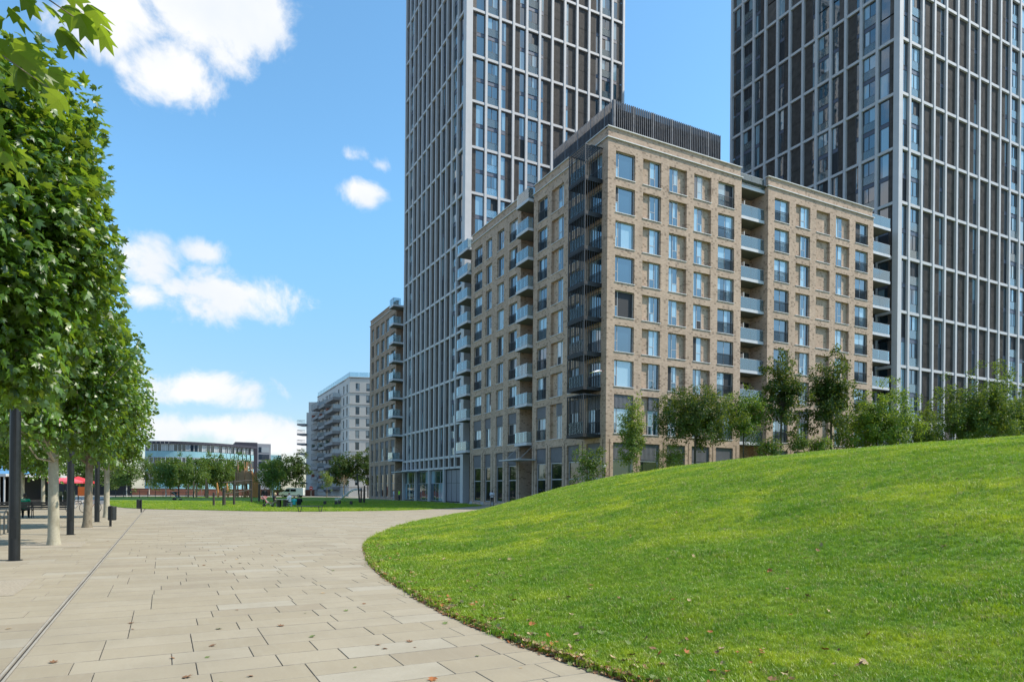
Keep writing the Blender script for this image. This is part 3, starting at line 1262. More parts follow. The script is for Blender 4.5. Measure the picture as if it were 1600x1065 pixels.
# entrance under the left recess and its canopy
ent = FL.put('entrance_door', frame_mesh(2.4, 4.0, (.5,), ((0, 1, .6),), DARK, .08), 13.7, 1.5, 0)
add_panes(ent, 2.4, 4.0, ((0, .5, 0, .6), (.5, 1, 0, .6), (0, .5, .6, 1), (.5, 1, .6, 1)), GLASSD, 0)
can = box_part(FL, 'canopy', 12.6, 17.2, -2.1, -.02, 4.93, 5.07, GREYMET)
for x in (13.2, 16.5):
    b = MB()
    b.bar((x, -1.6, 5.06), (x, -.02, 6.5), .035)
    link('tie_rod', b.mesh('tie_rod', GREYMET), can)
# plinth blocks
for F, xs in ((FL, (.45, 3.82, 6.77, 9.95, 13.0, 16.75, 19.6, 22.9, 26.07, 29.3)), (FR, (.42, 3.48, 6.54, 9.63, 12.74, 15.85, 20.55, 23.73, 26.95, 30.1, 33.4, 36.6))):
    for x in xs:
        F.put('plinth', cached('plinth', lambda: (lambda q: (q.box(-.40, .40, -.03, .1, 0, .34), q.mesh('plinth', mat('plinth stone', (.36, .36, .36), .8)))[1])(MB())), x, 0, 0)

# caged corner balconies on the left face: y 50.05 to 52.7, out to x 33.15
cx0, cx1, cout = 26.3, 28.95, -1.85


def cage_mesh(h):
    b = MB()
    # corner posts and top ring
    for x in (cx0, cx1):
        b.box(x - .04, x + .04, cout - .04, cout + .04, 0, h)
    b.box(cx0, cx1, cout - .03, cout + .03, h - .1, h)
    b.box(cx0 - .03, cx0 + .03, cout, -.01, h - .1, h)
    b.box(cx1 - .03, cx1 + .03, cout, -.01, h - .1, h)
    n = 10
    for i in range(1, n):
        x = cx0 + (cx1 - cx0) * i / n
        b.box(x - .012, x + .012, cout - .035, cout + .035, 0, h - .1)
    n = 7
    for i in range(1, n):
        y = cout + (-.05 - cout) * i / n
        b.box(cx1 - .035, cx1 + .035, y - .013, y + .013, 0, h - .1)
        b.box(cx0 - .035, cx0 + .035, y - .013, y + .013, 0, h - .1)
    return b.mesh('screen_bars', mat('balcony bar', (.022, .022, .025), .45, var=.1))


def cage_slats():
    b = MB()
    n = 9
    for i in range(1, n):
        y = cout + (-.05 - cout) * i / n
        b.box(cx0 + .03, cx1 - .03, y - .02, y + .02, -.1, .02)
    return b.mesh('roof_slats', mat('balcony bar', (.022, .022, .025), .45, var=.1))


levels = [(6.86, 3.55)] + [(z - .12, 2.85) for z in SILLS]
for zf, h in levels:
    b = MB()
    b.box(cx0 - .05, cx1 + .05, cout - .06, -.005, -.30, 0)
    fl = FL.put('cage_balcony', cached('cagefloor', lambda: b.mesh('cage_balcony', mat('near black slab', (.012, .012, .014), .6, var=.1))), 0, 0, zf)
    link('screen_bars', cached(('cage', h), lambda: cage_mesh(h)), fl)
    link('roof_slats', cached('cageslats', cage_slats), fl, (0, 0, h))
    link('glass_panel', pane_mesh(cx1 - cx0 - .16, 1.05, BALU), fl, (cx0 + .08, cout + .06, .03))
# rooftop fin screen: x 37 to 50.4, y 51.2 to 62.1
for F, xa, xb, y0 in ((FR, 2.0, 15.4, 2.0), (FL, 16.93, 27.8, 2.0)):
    def scr(a=xa, b_=xb, y=y0):
        q = MB()
        q.box(a + .12, b_ - .12, y + .34, y + .38, 33.3, 37.7)
        for z in (34.6, 36.0, 37.3):
            q.box(a + .1, b_ - .1, y + .22, y + .3, z, z + .08)
        return q.mesh('fin_screen', DARK)
    s = F.put('fin_screen', scr())
    n = int((xb - xa) / .235)
    for i in range(n + 1):
        x = xa + (xb - xa) * i / n
        wide = i % 10 == 0
        fm = cached(('fin', wide), lambda: (lambda q: (q.box(-.07 if wide else -.03, .07 if wide else .03, 0, .2, 33.35, 38.2), q.mesh('fin', mat('screen fin', (.10, .095, .10), .35, var=.2)))[1])(MB()))
        link('fin', fm, s, (x, y0, 0))
box_part(FR, 'plant_room', 2.6, 15.0, 2.8, 12.4, 33.3, 37.2, INNER)
# security camera on the corner
b = MB()
b.bar((-.02, -.02, 3.95), (-.35, -.3, 3.98), .05)
b.sphere((-.42, -.36, 3.9), .13, 10)
b.box(-.56, -.3, -.5, -.24, 3.93, 4.03)
FR.put('security_camera', b.mesh('security_camera', mat('white plastic', (.75, .75, .75), .4)), 0, 0, 0)

# right hand end: recessed balconies between the brick block and the tower
for k, z in enumerate([7.0] + SILLS + [33.05]):
    balcony(FR, 37.1, 40.9, .45, 2.4, z - .12, 2, divider=38.3 if z < 33 else None)
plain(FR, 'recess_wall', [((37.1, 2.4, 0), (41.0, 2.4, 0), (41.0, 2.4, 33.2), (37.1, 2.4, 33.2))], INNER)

# ------------------------------------------------------------------ towers
def panel_mesh(w, h):
    """dark panel with vertical ribs"""
    def mk():
        b = MB()
        n = max(2, int(w / .13))
        s = w / n
        for i in range(n):
            x = i * s
            b.quad((x, .06, 0), (x + s * .5, .06, 0), (x + s * .5, .06, h), (x, .06, h))
            b.quad((x + s * .5, .06, 0), (x + s * .55, 0, 0), (x + s * .55, 0, h), (x + s * .5, .06, h))
            b.quad((x + s * .55, 0, 0), (x + s * .95, 0, 0), (x + s * .95, 0, h), (x + s * .55, 0, h))
            b.quad((x + s * .95, 0, 0), (x + s, .06, 0), (x + s, .06, h), (x + s * .95, 0, h))
        return b.mesh('panel', PANEL)
    return cached(('panel', round(w, 2), round(h, 2)), mk)


TFRAME = mat('tower window frame', (.055, .058, .065), .45, var=.08)
SPAND = mat('blue grey spandrel', (.09, .105, .15), .4, var=.08)


def tower_window_mesh(w, h, split, sp_z):
    """one double-storey window unit: frame, mullion and the spandrel between the storeys"""
    def mk():
        b = MB()
        t = .06
        b.box(0, t, 0, .09, 0, h)
        b.box(w - t, w, 0, .09, 0, h)
        b.box(t, w - t, 0, .09, h - t * 1.5, h)
        b.box(t, w - t, 0, .09, 0, t)
        z = sp_z
        b.box(t, w - t, .02, .09, z - .14, z + .30, 1)
        b.box(t, w - t, .0, .09, z + .30, z + .36)
        b.box(t, w - t, .0, .09, z - .2, z - .14)
        if split:
            b.box(w * .46 - .03, w * .46 + .03, .004, .086, t, z - .2)
            b.box(w * .46 - .03, w * .46 + .03, .004, .086, z + .36, h - .09)
            for z0 in (t, z + .36):
                b.box(t, w - t, -.03, .0, z0 + 1.02, z0 + 1.06)
        return b.mesh('window', [TFRAME, SPAND])
    return cached(('tw', round(w, 2), round(h, 2), split), mk)


JULG = BALU


def tower_cell(F, kind, xa, xb, z0, z1, detail=True):
    w = xb - xa
    h = z1 - z0
    spz = h * .5 - .05
    D = .30
    fr = {'GP': .5, 'PG': .5, 'gP': .34, 'Pg': .34, 'Gp': .72, 'pG': .72}
    segs = []
    if kind == 'P':
        segs = [('p', xa, xb)]
    elif kind == 'W':
        segs = [('w', xa, xb)]
    else:
        g = w * fr[kind]
        if kind in ('GP', 'gP', 'Gp'):
            segs = [('g', xa, xa + g), ('p', xa + g, xb)]
        else:
            segs = [('p', xa, xb - g), ('g', xb - g, xb)]
    for t, a, c in segs:
        ww = c - a
        if t == 'p':
            o = F.put('panel', panel_mesh(ww - .02, h * .5 - .03), a + .01, D, z0)
            o = F.put('panel', panel_mesh(ww - .02, h * .5 - .03), a + .01, D, z0 + h * .5 + .02)
        else:
            split = t == 'w'
            win = F.put('window', tower_window_mesh(ww, h, split, spz), a, D, z0)
            for za, zb in ((.06, spz - .2), (spz + .36, h - .09)):
                if split:
                    for pa, pb in ((.07, ww * .46 - .035), (ww * .46 + .035, ww - .07)):
                        o = link('pane', pane_mesh(pb - pa, zb - za, GLASST), win, (pa, .04, za), rp.gauss(0, .006))
                        if rp.random() < .09:
                            set_mat(o, OPEN_DARK)
                    link('glass_guard', pane_mesh(ww - .16, 1.0, GUARD), win, (.08, -.035, za))
                else:
                    o = link('pane', pane_mesh(ww - .13, zb - za, GLASST), win, (.065, .04, za), rp.gauss(0, .006))
                    if rp.random() < .06:
                        set_mat(o, OPEN_DARK)


GUARD = BALU


def tower_face(F, edges, zs, kinds, corner_w, name_rows, vis, colw=.34):
    """columns at edges, beams at zs, cells between"""
    z0, z1 = 0, zs[-1]
    for i, x in enumerate(edges):
        if i == 0 and corner_w[0] or i == len(edges) - 1 and corner_w[1]:
            continue
        cb = name_rows(i)
        F.put('column', cached(('col', round(z1, 1), cb), lambda: (lambda q: (q.box(-colw / 2, colw / 2, 0, .36, cb, z1), q.mesh('column', FRAME))[1])(MB())), x, 0, 0)
    xa, xb = edges[0], edges[-1]
    bm_ = cached(('beam', round(xb - xa, 2)), lambda: (lambda q: (q.box(0, xb - xa, .07, .34, -.17, .17), q.mesh('beam', FRAME))[1])(MB()))
    for z in zs:
        F.put('beam', bm_, xa, 0, z)
    stuff = MB()
    for i in range(len(edges) - 1):
        a, c = edges[i] + colw / 2, edges[i + 1] - colw / 2
        for j in range(len(zs) - 1):
            b0, b1 = zs[j] + .17, zs[j + 1] - .17
            k = kinds[i]
            if vis(i, j):
                tower_cell(F, k, a, c, b0, b1)
            else:
                g = {'P': 0, 'W': 1, 'GP': .5, 'PG': .5, 'gP': .34, 'Pg': .34, 'Gp': .72, 'pG': .72}[k]
                w = c - a
                left = k in ('GP', 'gP', 'Gp')
                for hz0, hz1 in ((b0, (b0 + b1) / 2 - .1), ((b0 + b1) / 2 + .1, b1)):
                    if g:
                        xa_, xb_ = (a, a + g * w) if left else (c - g * w, c)
                        stuff.box(xa_, xb_, .34, .36, hz0, hz1, 1)
                    if g < 1:
                        xa_, xb_ = (a + g * w, c) if left else (a, c - g * w)
                        stuff.box(xa_, xb_, .31, .35, hz0, hz1, 0)
    if stuff.v:
        o = F.put('upper_infill', stuff.mesh('upper_infill', [PANEL, GLASST]))
        o['kind'] = 'stuff'


def corner_column(F, x0, x1, z0, z1):
    b = MB()
    b.box(x0, x1, -.02, x1 - x0, z0, z1)
    return F.put('corner_column', b.mesh('corner_column', FRAME))


# tower A (left)
TA = thing('tower', 'tall white-framed tower with dark panels behind the brick block, nearer the lawn', 'tower', (36, 83.6, 0), group='white-framed towers')
TAL = Face(TA, (36, 109.3, 0), -PI / 2)
TAR = Face(TA, (36, 83.6, 0), 0)
ZA = [6.45, 11.0] + [11 + 6.25 * k for k in range(1, 14)]
eAL = [0 + i * (24.75 / 12) for i in range(13)]
eAR = [.95 + i * (25.3 / 12) for i in range(13)]
kAL = ['P', 'W', 'Pg', 'P', 'gP', 'P', 'P', 'Pg', 'gP', 'P', 'W', 'pG']
kAR = ['pG', 'W', 'GP', 'PG', 'W', 'gP', 'P', 'gP', 'P', 'Pg', 'W', 'GP']
tower_face(TAL, eAL, ZA, kAL, (0, 1), lambda i: 0 if i % 3 == 0 else 4.76, lambda i, j: ZA[j] < 83 - (i * .9))
tower_face(TAR, eAR, ZA, kAR, (1, 0), lambda i: 0, lambda i, j: 34.0 < ZA[j] + 3 < 70 + i * 1.0 and ZA[j + 1] > 33 + i * 1.6)
corner_column(TAR, 0, .95, 0, ZA[-1])
box_part(TAR, 'core', .5, 25.9, .5, 25.5, 0, ZA[-1], INNER)
box_part(TAR, 'roof', 0, 26.4, .0, 25.9, ZA[-1] + .18, ZA[-1] + .8, FRAME)
box_part(TAR, 'back_wall', 1.2, 26.3, 25.2, 25.7, 0, ZA[-1], PANEL)
# low band of square panels and the tall ground floor of the left face
b = MB()
b.box(0, 24.75, .07, .34, 4.75, 5.05)
TAL.put('beam', b.mesh('beam', FRAME), 0, 0, 0)
for i in range(12):
    TAL.put('panel', panel_mesh(eAL[1] - .36, 1.2), eAL[i] + .18, .3, 5.06)
for i in range(0, 12, 3):
    win = TAL.put('shop_window', frame_mesh(5.75, 4.5, (.33, .66), ((0, 1, .58),), TFRAME if i == 9 else GREYMET, .05), eAL[i] + .22, .42, .12)
    rr = [(a, a + .33, z0, z1) for a in (0, .333, .666) for z0, z1 in ((0, .58), (.58, 1))]
    add_panes(win, 5.75, 4.5, rr, GLASST if i < 9 else LOUVRE, 0)
# entrance canopy
can = box_part(TAL, 'canopy', -.3, 8.0, -1.9, -.01, 4.62, 4.74, GREYMET)
for x in (1.2, 3.4, 5.6, 7.4):
    b = MB()
    b.bar((x, -1.5, 4.74), (x, .05, 5.9), .04)
    link('tie_rod', b.mesh('tie_rod', GREYMET), can)
# balconies between the tower and the brick block
for k, z in enumerate([7.0] + SILLS + [33.05]):
    balcony(TAL, 26.75, 30.1, -1.5, 2.0, z - .12, 2)
    if z < 33:
        win = TAL.put('balcony_door', frame_mesh(1.9, 2.3, (.5,), (), DARK), 27.4, 1.93, z - .1)
        add_panes(win, 1.9, 2.3, ((0, .5, 0, 1), (.5, 1, 0, 1)), GLASSD, .1)
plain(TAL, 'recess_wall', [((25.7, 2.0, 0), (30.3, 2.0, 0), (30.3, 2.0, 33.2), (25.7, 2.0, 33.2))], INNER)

# tower B (right)
TB = thing('tower', 'tall white-framed tower at the right edge, rising behind the mound trees', 'tower', (76.9, 49.4, 0), group='white-framed towers')
TBL = Face(TB, (76.9, 76.0, 0), -PI / 2)
TBR = Face(TB, (76.9, 49.4, 0), 0)
ZB = [3.9 + 6.5 * k for k in range(13)]
eBL = [0 + i * (25.9 / 12) for i in range(13)]
eBR = [.7, 2.2] + [2.2 + 2.45 * i for i in range(1, 12)]
kBL = ['pG', 'W', 'GP', 'P', 'GP', 'P', 'Pg', 'W', 'GP', 'Pg', 'W', 'Gp']
kBR = ['pG', 'W', 'gP', 'Pg', 'P', 'gP', 'Pg', 'P', 'gP', 'Pg', 'W', 'Gp']
tower_face(TBL, eBL, ZB, kBL, (0, 1), lambda i: 0, lambda i, j: ZB[j + 1] > 33.5 - i * .4 and ZB[j] < 74 - i * 1.7)
tower_face(TBR, eBR, ZB, kBR, (1, 0), lambda i: 0, lambda i, j: 8 < ZB[j] + 4 and ZB[j] < 58 + i * 1.9)
corner_column(TBR, 0, .7, 0, ZB[-1])
box_part(TBR, 'core', .5, 28.6, .5, 26.2, 0, ZB[-1], INNER)
box_part(TBR, 'roof', 0, 29.3, .0, 26.7, ZB[-1] + .18, ZB[-1] + .8, FRAME)
box_part(TBR, 'back_wall', 1, 28.9, 26.21, 26.5, 0, ZB[-1], PANEL)

# ------------------------------------------------------------------ far brick block (beyond tower A)
FB = thing('brick_building', 'narrow brown brick block beyond the white-framed tower, with pale glass balconies', 'building', (35.5, 111.8, 0))
FBL = Face(FB, (35.5, 128.3, 0), -PI / 2)
cols = [('full', 1.2, 2.7), ('full', 4.1, 6.2), ('full', 7.4, 9.5), ('full', 10.4, 12.4), ('jul', 13.7, 16.0)]
brick_face(FBL, 'wall', 0, 16.5, cols, BRICK2)
FBR = Face(FB, (35.5, 111.8, 0), 0)
plain(FBR, 'wall', [((0, 0, 0), (15, 0, 0), (15, 0, 33.25), (0, 0, 33.25)), ((15, 0, 0), (15, 16.5, 0), (15, 16.5, 33.25), (15, 0, 33.25)),
                    ((15, 16.5, 0), (0, 16.5, 0), (0, 16.5, 33.25), (15, 16.5, 33.25))], BRICK2)
plain(FBR, 'roof', [((.1, .1, 33.3), (14.9, .1, 33.3), (14.9, 16.4, 33.3), (.1, 16.4, 33.3))], MATS['roof felt'])
box_part(FBL, 'ledge', -.1, 16.6, -.13, .2, 33.25, 33.33, SILL)
box_part(FBL, 'parapet', 0, 16.5, .08, .38, 33.331, 34.26, BRICK2)
box_part(FBL, 'coping', -.06, 16.56, -.06, .46, 34.262, 34.34, SILL)
for z in [7.0] + SILLS + [33.05]:
    balcony(FBL, 16.55, 18.9, -1.3, 1.8, z - .12, 2)

# ================================================================== FARTHER BUILDINGS
CY, SY = math.cos(R(YAW)), math.sin(R(YAW))


def cw(lat, d, z=0.0):
    """metres right of and ahead of the viewpoint -> world"""
    return Vector((lat * CY + d * SY, -lat * SY + d * CY, z))


def face_between(parent, a, b):
    d = b - a
    return Face(parent, (a.x, a.y, 0), math.atan2(d.y, d.x)), d.length


CREAM = mat('pale grey cladding', (.61, .58, .545), .75, var=.08, scale=.25)
BALGREY = mat('grey balcony', (.27, .26, .26), .7, var=.1)
GLASSW = glass_mat('far glass', (.015, .03, .05), (.35, .38, .4), .3, ior=1.8)
Nn = cw(-40.15, 165)
AB = thing('apartment_building', 'pale grey apartment block with staggered balconies, beyond the lawn', 'building', Nn)
WR, lr = face_between(AB, Nn, cw(-29, 166.5))
WL, ll = face_between(AB, cw(-58.5, 201), Nn)
WW, lw_ = face_between(AB, cw(-61.6, 200.5), cw(-58.0, 200))
TOP = 29.3
rows = [27.9 - 2.9 * k for k in range(9)]


def far_window(F, x, z, w=.95, h=1.9):
    win = F.put('window', frame_mesh(w, h, (), ((0, 1, .33),), DARK, .05, .06), x, .12, z)
    add_panes(win, w, h, ((0, 1, 0, .33), (0, 1, .33, 1)), GLASSW, 0, .03)


ops = []
wx = [.35, 1.45, 4.0, 6.7, 9.0]
for z in rows:
    for x in wx[1:]:
        ops.append((x, x + .95, z - 1.9, z, .2, False))
WR.put('wall', wall_mesh('wall', CREAM, 0, lr, 0, TOP, ops))
for z in rows:
    for x in wx[1:]:
        far_window(WR, x, z - 1.9)
    box_part(WR, 'storey_band', 0, lr, -.08, .0, z - 2.35, z - 2.22, mat('band stone', (.40, .38, .36), .8))
    box_part(WL, 'storey_band', 0, ll, -.08, .0, z - 2.35, z - 2.22, MATS['band stone'])
ops = []
spots = [(.03, .26, 0), (.30, .49, 1), (.52, .76, 0)]
cxs = []
for a, c, _ in spots:
    cxs += [a * ll + 1.0, c * ll - 3.0]
cxs += [ll * .83, ll * .92]
for z in rows:
    for x in cxs:
        ops.append((x, x + 1.3, z - 2.0, z, .2, False))
WL.put('wall', wall_mesh('wall', CREAM, 0, ll, 0, TOP, ops))
for z in rows:
    for x in cxs:
        far_window(WL, x, z - 2.0, 1.3, 2.0)
cl = rp
for a, c, st_ in spots:
    for k, z in enumerate(rows):
        x0, x1 = a * ll, c * ll
        zf = z - 2.3 - st_ * .55
        b = MB()
        b.box(0, x1 - x0, -2.0, -.05, -.75, 0)
        bal = WL.put('balcony', cached(('fbal', round(x1 - x0, 1)), lambda: b.mesh('balcony', BALGREY)), x0, 0, zf)
        q = MB()
        q.box(.02, x1 - x0 - .02, -2.0, -1.96, 1.0, 1.06)
        for i in range(12):
            xx = .05 + (x1 - x0 - .1) * i / 11
            q.box(xx - .02, xx + .02, -1.99, -1.96, 0, 1.0)
        link('railing', cached(('frail', round(x1 - x0, 1)), lambda: q.mesh('railing', DARK)), bal)
        link('glass_panel', cached(('fglass', 1), lambda: (lambda g: (g.box(0, .03, -1.95, -.1, 0, 1.05), g.mesh('glass_panel', mat('frosted panel', (.50, .54, .56), .3)))[1])(MB())), bal, (x1 - x0 - .03, 0, 0))
        if k % 3 == 1:
            g = MB()
            g.box(.6, 1.6, -1.9, -1.2, 0, .85)
            link('stored_box', g.mesh('stored_box', mat('rust red', (.35, .10, .05), .7) if k % 2 else mat('dull green', (.09, .12, .07), .7)), bal)
# roof rail in glass
for F, l in ((WR, lr), (WL, ll)):
    n = int(l / 2.2)
    s = box_part(F, 'roof_edge', -.1, l + .1, -.12, .4, TOP, TOP + .14, CREAM)
    for i in range(n):
        link('glass_panel', pane_mesh(l / n - .08, 1.15, BALU), s, (l / n * i + .04, 0, TOP + .14))
b = MB()
pts = [cw(-40.15, 165), cw(-29, 166.5), cw(-29, 185), cw(-58, 214), cw(-58.5, 201)]
b.slab([(p.x - Nn.x, p.y - Nn.y) for p in pts], TOP - .3, TOP - .05)
b.build('roof', CREAM, AB)
b = MB()
for p, q in ((pts[1], pts[2]), (pts[2], pts[3]), (pts[3], pts[4])):
    p, q = p - Nn, q - Nn
    b.quad((p.x, p.y, 0), (q.x, q.y, 0), (q.x, q.y, TOP - .1), (p.x, p.y, TOP - .1))
b.build('wall', CREAM, AB)
# lower end wing
h2 = 24.6
b = MB()
pts = [cw(-61.6, 200.5), cw(-57.6, 200), cw(-58, 214), cw(-66, 216)]
b.slab([(p.x - Nn.x, p.y - Nn.y) for p in pts], 0, h2)
b.build('end_wing', CREAM, AB)
for k in range(8):
    z = h2 - 1.3 - 2.9 * k
    for x in (.5, 1.9):
        far_window(WW, x, z - 1.9, .8, 1.9)
    bm_ = MB()
    bm_.box(-2.4, 0.2, -1.2, 2.5, -.5, 0)
    bal = WW.put('balcony', cached('endbal', lambda: bm_.mesh('balcony', BALGREY)), 0, 0, z - 2.1)
    q = MB()
    q.box(-2.4, .1, -1.2, -1.16, .95, 1.02)
    q.box(-2.4, -2.36, -1.15, 2.4, .95, 1.02)
    for i in range(9):
        q.box(-2.38 + i * .3, -2.34 + i * .3, -1.19, -1.16, 0, .95)
    link('railing', cached('endrail', lambda: q.mesh('railing', DARK)), bal)
b = MB()
b.box(.4, 3.4, .6, 4.2, h2, h2 + 3.2)
WW.put('roof_room', b.mesh('roof_room', CREAM))

# --- curved glass office
OF0 = cw(-137, 250)
OF = thing('office_building', 'long curved office building of pale blue glass with a dark roof, behind the birches', 'building', OF0)
CYAN = mat('pale cyan glass band', (.24, .43, .47), .2, var=.1, scale=.4)
WHITEP = mat('white panel', (.70, .70, .70), .5, var=.05)
ROOFD = mat('dark roof', (.035, .032, .045), .6)
NB = 27
arc = []
for i in range(NB + 1):
    t = i / NB
    u = 226 + (398 - 226) * t
    d = 250 + 27 * t - 9 * 4 * t * (1 - t)
    arc.append(cw((u - 800) / 1048.3 * d, d))
H_OF = 20.4
b = MB()
g = MB()
for i in range(NB):
    p, q = arc[i] - OF0, arc[i + 1] - OF0
    F, l = face_between(OF, arc[i], arc[i + 1])
    for (z0, z1, nm, m_) in ((15.6, 18.2, 'window', GLASSW), (9.9, 13.3, 'window', GLASSW), (3.8, 8.0, 'window', GLASSW)):
        o = F.put(nm, cached(('ofw', z0, i % 3 == 1), lambda: (lambda w_: (w_.box(.12, l - .12, .15, .2, z0 + .1, z1 - .1, 0), w_.box(0, .12, 0, .25, z0, z1, 1), w_.box(.12, l, .0, .2, z1 - .1, z1, 1),
                                                                        (w_.box(.14, l - .1, .1, .14, z0 + .1, z0 + 1.1, 1) if z0 == 9.9 and i % 3 == 1 else None), w_.mesh('window', [m_, WHITEP]))[-1])(MB())))
    for z0, z1 in ((13.31, 15.59), (8.01, 9.89), (0, 3.79)):
        o = F.put('glass_band', cached(('ofb', z0, l > 0), lambda: (lambda w_: (w_.box(.03, l - .03, .0, .2, z0 + .03, z1 - .03), w_.mesh('glass_band', CYAN))[1])(MB())))
    # roof segment
    n_ = Vector((-(q - p).y, (q - p).x, 0)).normalized()
    r0, r1 = p + n_ * 14, q + n_ * 14
    a_, c_ = p - n_ * .8, q - n_ * .8
    b.v += [(a_.x, a_.y, 18.3), (c_.x, c_.y, 18.3), (r1.x, r1.y, 18.3), (r0.x, r0.y, 18.3), (a_.x, a_.y, H_OF - 1.2), (c_.x, c_.y, H_OF - 1.2), (r1.x, r1.y, H_OF - .4), (r0.x, r0.y, H_OF - .4)]
    k0 = len(b.v) - 8
    for qd_ in ((0, 3, 2, 1), (4, 5, 6, 7), (0, 1, 5, 4), (2, 3, 7, 6)):
        b.f.append(tuple(k0 + x for x in qd_))
        b.m.append(0)
    i0, i1 = p + n_ * .5, q + n_ * .5
    g.quad((i0.x, i0.y, 0), (i1.x, i1.y, 0), (i1.x, i1.y, 18.4), (i0.x, i0.y, 18.4))
b.build('roof', ROOFD, OF)
g.build('inner_wall', INNER, OF)
a0, a1 = cw(-114.5, 277), cw(-102, 283)
FD, ld = face_between(OF, a0, a1)
box_part(FD, 'end_block', 0, ld * .62, -1, 14, 0, 21.0, ROOFD)
box_part(FD, 'end_frame', ld * .62 + .02, ld, -1, 14, 0, 20.6, mat('grey frame', (.25, .25, .27), .6))
for z in (8, 11, 14, 17):
    box_part(FD, 'window', ld * .66, ld * .96, -1.1, -1.01, z, z + 2.2, GLASSW)
box_part(FD, 'low_wing', ld + .1, ld + 4.5, 2, 12, 0, 16.2, CYAN)

# --- low rust-brown wall, black hoarding, railings
w0, w1 = cw(-98, 150), cw(-50, 170)
RW = thing('garden_wall', 'long low rust-brown wall behind the birch trees', 'wall', w0)
FW, lw2 = face_between(RW, w0, w1)
RUST = mat('rust brown wall', (.20, .085, .055), .8, var=.25, scale=.5)
n = 16
for i in range(n):
    b = MB()
    b.box(.02, lw2 / n - .02, 0, .5, 0, 1.5)
    b.box(-.01, lw2 / n + .0, -.06, .56, 1.501, 1.6)
    FW.put('wall_panel', cached('rustpanel', lambda: b.mesh('wall_panel', RUST)), lw2 / n * i, 0, 0)
h0, h1 = cw(-150, 150), cw(-84, 148)
HO = thing('hoarding', 'long black hoarding behind the plane trees at far left', 'fence', h0)
FH, lh = face_between(HO, h0, h1)
n = 22
for i in range(n):
    b = MB()
    b.box(.01, lh / n - .01, 0, .12, 0, 4.2)
    FH.put('board', cached('hoardboard', lambda: b.mesh('board', mat('black board', (.02, .021, .026), .6))), lh / n * i, 0, 0)
for (a, c, nm, lab) in ((cw(-69.5, 113), cw(-56, 118), 'railing', 'black post and rail fence along the far left lawn edge'),):
    RL = thing('railing', lab, 'fence', a)
    FX, lx_ = face_between(RL, a, c)
    n = 12
    for i in range(n + 1):
        b = MB()
        b.box(-.04, .04, -.04, .04, 0, 1.15)
        FX.put('post', cached('fpost', lambda: b.mesh('post', DARK)), lx_ / n * i, 0, 0)
    for z in (.45, 1.02):
        box_part(FX, 'rail', 0, lx_, -.025, .025, z, z + .06, DARK)

# --- cafe pavilion, far left
c0 = cw(-70, 62)
CF = thing('cafe_pavilion', 'glazed cafe pavilion with a blue fascia at the left edge', 'pavilion', c0)
FC, lc = face_between(CF, c0, cw(-46.2, 60.5))
box_part(FC, 'fascia', 0, lc, -.3, 6, 2.85, 3.9, mat('blue fascia', (.10, .27, .50), .35, var=.1))
box_part(FC, 'roof_edge', -.2, lc + 1.6, -1.2, 6.2, 2.6, 2.82, mat('pale roof edge', (.48, .50, .53), .5))
box_part(FC, 'inner_wall', .2, lc - .2, 2.0, 6, 0, 2.6, INNER)
n = 14
for i in range(n):
    win = FC.put('window', frame_mesh(lc / n, 2.58, (), ((0, 1, .75),), GREYMET, .07), lc / n * i, 0, 0)
    add_panes(win, lc / n, 2.58, ((0, 1, 0, .75), (0, 1, .75, 1)), GLASSD, 0)
b = MB()
b.bar((lc + 1.3, -1.0, 0), (lc + 1.3, -1.0, 2.6), .1)
FC.put('post', b.mesh('post', GREYMET))

# parasols, planters
RED = mat('red canvas', (.55, .035, .045), .8, var=.1)
PINK = mat('pink red canvas', (.68, .10, .13), .8, var=.1)
ORANGE = mat('orange board', (.85, .18, .03), .6)


def parasol(loc, label, m_, r=1.9):
    t = thing('parasol', label, 'parasol', loc, random.Random(label).uniform(0, .6), 'red cafe parasols')
    b = MB()
    b.lathe([(.045, 0), (.04, 2.9)], 8)
    b.lathe([(.35, 0), (.35, .07), (.08, .12)], 12)
    b.build('pole', DARK, t)
    b = MB()
    n = 8
    for i in range(n):
        a, c = 2 * PI * i / n, 2 * PI * (i + 1) / n
        b.poly([(0, 0, 3.0), (r * math.cos(a), r * math.sin(a), 2.35), (r * math.cos(c), r * math.sin(c), 2.35)])
        b.quad((r * math.cos(a), r * math.sin(a), 2.35), (r * math.cos(a), r * math.sin(a), 2.15), (r * math.cos(c), r * math.sin(c), 2.15), (r * math.cos(c), r * math.sin(c), 2.35))
    b.build('canopy', m_, t)
    return t


for (u, d, lab, m_) in ((8, 76, 'leftmost red cafe parasol, beside the glazed pavilion', RED), (46, 72, 'dark red cafe parasol behind the seated man', RED), (64, 78, 'bright red cafe parasol left of the near trunk', PINK),
                        (84, 84, 'red cafe parasol hidden behind the near trunk', RED), (100, 76, 'pink-red cafe parasol right of the near trunk', PINK), (122, 80, 'rightmost red cafe parasol above the orange board', RED)):
    p = cw((u - 800) / 1048.3 * d, d)
    parasol(p, lab, m_)
p = cw((129 - 800) / 1048.3 * 75, 75)
t = thing('sign_board', 'orange board standing under the rightmost red parasol', 'sign', p, -R(YAW))
b = MB()
b.box(-.5, .5, -.03, .03, .75, 1.75)
b.build('board', ORANGE, t)
b = MB()
b.box(-.5, -.44, -.05, .05, 0, .745)
b.box(.44, .5, -.05, .05, 0, .745)
b.build('leg', DARK, t)
HEDGE = mat('clipped hedge', (.02, .035, .018), .9, var=.5, scale=9, bump=1.0, bscale=14)
